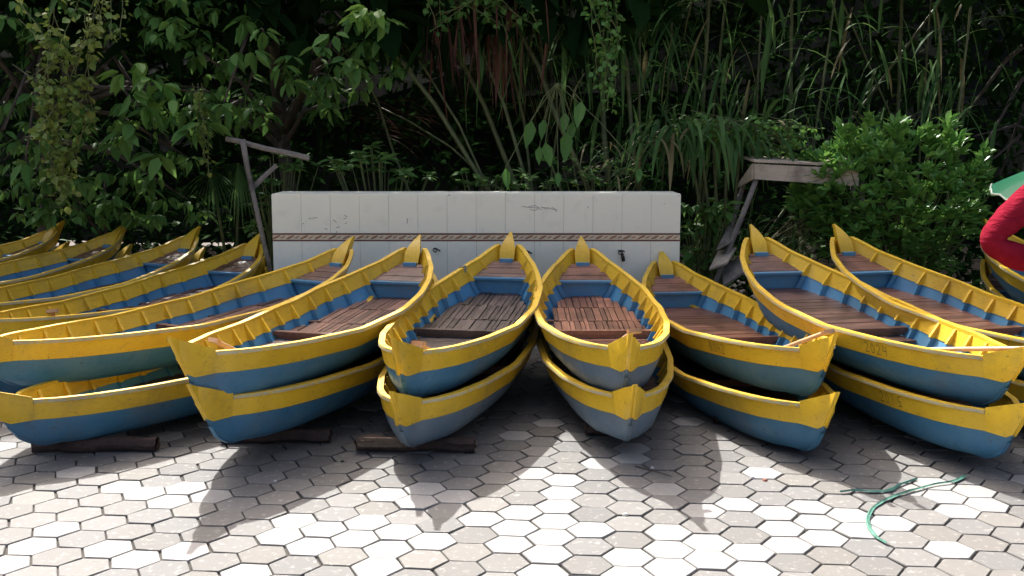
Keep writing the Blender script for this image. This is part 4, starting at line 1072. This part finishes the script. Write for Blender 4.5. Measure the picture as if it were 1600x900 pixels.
body_v = [(PEL, (.15, .11)), (WST, (.125, .09)), (CHs, (.15, .10)), (NK, (.055, .055)), (HD, (.075, .09)), (HT, (.06, .075)),
          (SH, (.055, .055)), (EL, (.042, .042)), (WR, (.028, .028)), (SHR, (.055, .055)), (ELR, (.042, .042)), (WRR, (.028, .028)),
          (Vector((ft.x - .09, PY + .07, SH.z - .60)), (.09, .09)), (KL, (.058, .058)), (FL_, (.04, .04)), (Vector((ft.x + .10, PY + .07, SH.z - .60)), (.09, .09)), (KR, (.058, .058)), (FR, (.04, .04)), (TL, (.035, .03)), (TR, (.035, .03))]
body_e = [(0, 1), (1, 2), (2, 3), (3, 4), (4, 5), (2, 6), (6, 7), (7, 8), (2, 9), (9, 10), (10, 11), (0, 12), (12, 13), (13, 14), (0, 15), (15, 16), (16, 17), (14, 18), (17, 19)]
skinned('body', body_v, body_e, SKIN_M)
# hands with five fingers each, the near one on the hip
def hand(wr, palm_dir, side_dir, curl):
    pd = palm_dir.normalized(); sd_ = (side_dir - pd * side_dir.dot(pd)).normalized(); nd = pd.cross(sd_)
    vs = [(wr, .026), (wr + pd * .05, (.036, .016)), (wr + pd * .085, (.040, .014))]; es = [(0, 1), (1, 2)]
    for i, (off, ln) in enumerate(((-.030, .070), (-.010, .080), (.010, .075), (.030, .060))):
        a = wr + pd * .09 + sd_ * off; b1 = a + (pd + nd * curl * .5) * ln * .5; c1 = b1 + (pd + nd * curl * 1.3).normalized() * ln * .5
        k = len(vs); vs += [(a, .0095), (b1, .0088), (c1, .007)]; es += [(2, k), (k, k + 1), (k + 1, k + 2)]
    a = wr + pd * .03 - sd_ * .038; k = len(vs); vs += [(a, .012), (a + (pd * .6 - sd_ * .6) * .04, .010), (a + (pd * .9 - sd_ * .5) * .075, .008)]; es += [(1, k), (k, k + 1), (k + 1, k + 2)]
    skinned('hand', vs, es, SKIN_M)
hand(WR, Vector((.8, .1, -.35)), Vector((.2, -.2, 1)), -.5); hand(WRR, Vector((-.1, -1, .3)), Vector((1, 0, .1)), .8)
mid_u = SH.lerp(EL, .5); mid_f = EL.lerp(WR, .5)
skinned('grey_shirt', [(PEL + Vector((0, 0, .03)), (.165, .125)), (WST, (.15, .115)), (CHs, (.165, .12)), (NK - Vector((0, 0, .03)), (.075, .07))], [(0, 1), (1, 2), (2, 3)], plain('grey_cloth', (.14, .14, .15), .85))
skinned('red_shirt', [(CHs + Vector((0, .03, .02)), (.175, .115)), (WST + Vector((0, .05, 0)), (.16, .10)), (PEL + Vector((0, .05, -.05)), (.175, .11)), (SH + Vector((0, 0, -.005)), (.115, .11)), (mid_u, (.120, .10)), (EL, (.098, .09)), (mid_f, (.112, .09)), (WR - (WR - EL) * .08, (.095, .07)),
         (SHR, (.085, .085)), (ELR, (.07, .065)), (WRR - (WRR - ELR) * .1, (.05, .046))], [(0, 1), (1, 2), (0, 3), (3, 4), (4, 5), (5, 6), (6, 7), (0, 8), (8, 9), (9, 10)], M_REDC, 0, 3, .018)
skinned('trousers', [(PEL - Vector((0, 0, .02)), (.165, .125)), (Vector((ft.x - .09, PY + .07, SH.z - .62)), (.10, .10)), (KL, (.075, .075)), (FL_ + Vector((0, 0, .04)), (.06, .06)), (Vector((ft.x + .10, PY + .07, SH.z - .62)), (.10, .10)), (KR, (.075, .075)), (FR + Vector((0, 0, .04)), (.06, .06))], [(0, 1), (1, 2), (2, 3), (0, 4), (4, 5), (5, 6)], plain('dark_trousers', (.03, .035, .05), .85))
q = MB(); hc = HD + Vector((0, .01, .06)) - ft; rows = []
for i in range(7):
    ph = i / 6 * 1.75; rows.append([hc + Vector((math.cos(2 * math.pi * k / 16) * .088 * math.sin(ph), math.sin(2 * math.pi * k / 16) * .105 * math.sin(ph) + (.015 if math.sin(2 * math.pi * k / 16) > 0 else .0), .105 * math.cos(ph))) for k in range(16)])
q.grid(rows, 0, True); me = q.mesh('hair', plain('black_hair', (.012, .010, .009), .6), True); link('hair', me, root)
q = MB()
for sx in (-1, 1):
    e = HD + Vector((sx * .032, -.083, .035)) - ft; q.tube([e + Vector((-.012, 0, 0)), e + Vector((0, -.006, 0)), e + Vector((.012, 0, 0))], [.003, .008, .003], 8)
q.build('eyes', plain('eye_dark', (.05, .04, .035), .3), root)
q = MB(); e = HD + Vector((0, -.09, .02)) - ft; q.tube([e + Vector((0, .0, .02)), e + Vector((0, -.018, -.012)), e + Vector((0, -.004, -.022))], [.006, .013, .012], 8); q.build('nose', SKIN_M, root)
q = MB(); e = HD + Vector((0, -.084, -.03)) - ft; q.tube([e + Vector((-.022, .006, 0)), e + Vector((0, -.006, -.003)), e + Vector((.022, .006, 0))], [.002, .006, .002], 8); q.build('mouth', plain('lips', (.22, .08, .07), .5), root)
q = MB()
for sx in (-1, 1):
    e = HD + Vector((sx * .078, .0, .02)) - ft; q.tube([e + Vector((0, 0, .028)), e + Vector((sx * .012, .01, .01)), e + Vector((0, 0, -.028))], [.006, .014, .006], 8)
q.build('ears', SKIN_M, root)
q = MB(); q.tube([WR - (WR - EL).normalized() * .012 - ft, WR + (WR - EL).normalized() * .012 - ft], .034, 14); q.build('wristwatch', M_DARKM, root)

# green umbrella behind the person
UC = aty(1722, 238, 7.2); root = tag(empty('umbrella', UC), 'open green umbrella with pale rim just behind the red sleeved person', 'umbrella')
root.rotation_euler = (R(8), R(6), 0)
q = MB(); rows = []
for i in range(9):
    t = i / 8; rows.append([Vector((math.cos(2 * math.pi * k / 64) * .66 * t * (1 - .05 * abs(math.sin(4 * 2 * math.pi * k / 64)) * t), math.sin(2 * math.pi * k / 64) * .66 * t * (1 - .05 * abs(math.sin(4 * 2 * math.pi * k / 64)) * t), -.36 * t ** 1.35 + .012 * t * math.sin(2 * math.pi * k / 64 * 24))) for k in range(64)])
q.grid(rows, 0, True); me = q.mesh('canopy', leafmat('green_canopy', (.03, .30, .15), (.03, .33, .17), .45, .5), True); link('canopy', me, root)
q = MB(); q.tube([rows[-1][k] + Vector((0, 0, .002)) for k in range(64)] + [rows[-1][0]], .007, 6, cap=False); q.build('rim', plain('pale_rim', (.5, .6, .5), .6), root)
q = MB(); q.tube([(0, 0, .05), (0, 0, -.75)], .008, 8); q.build('shaft', M_DARKM, root)
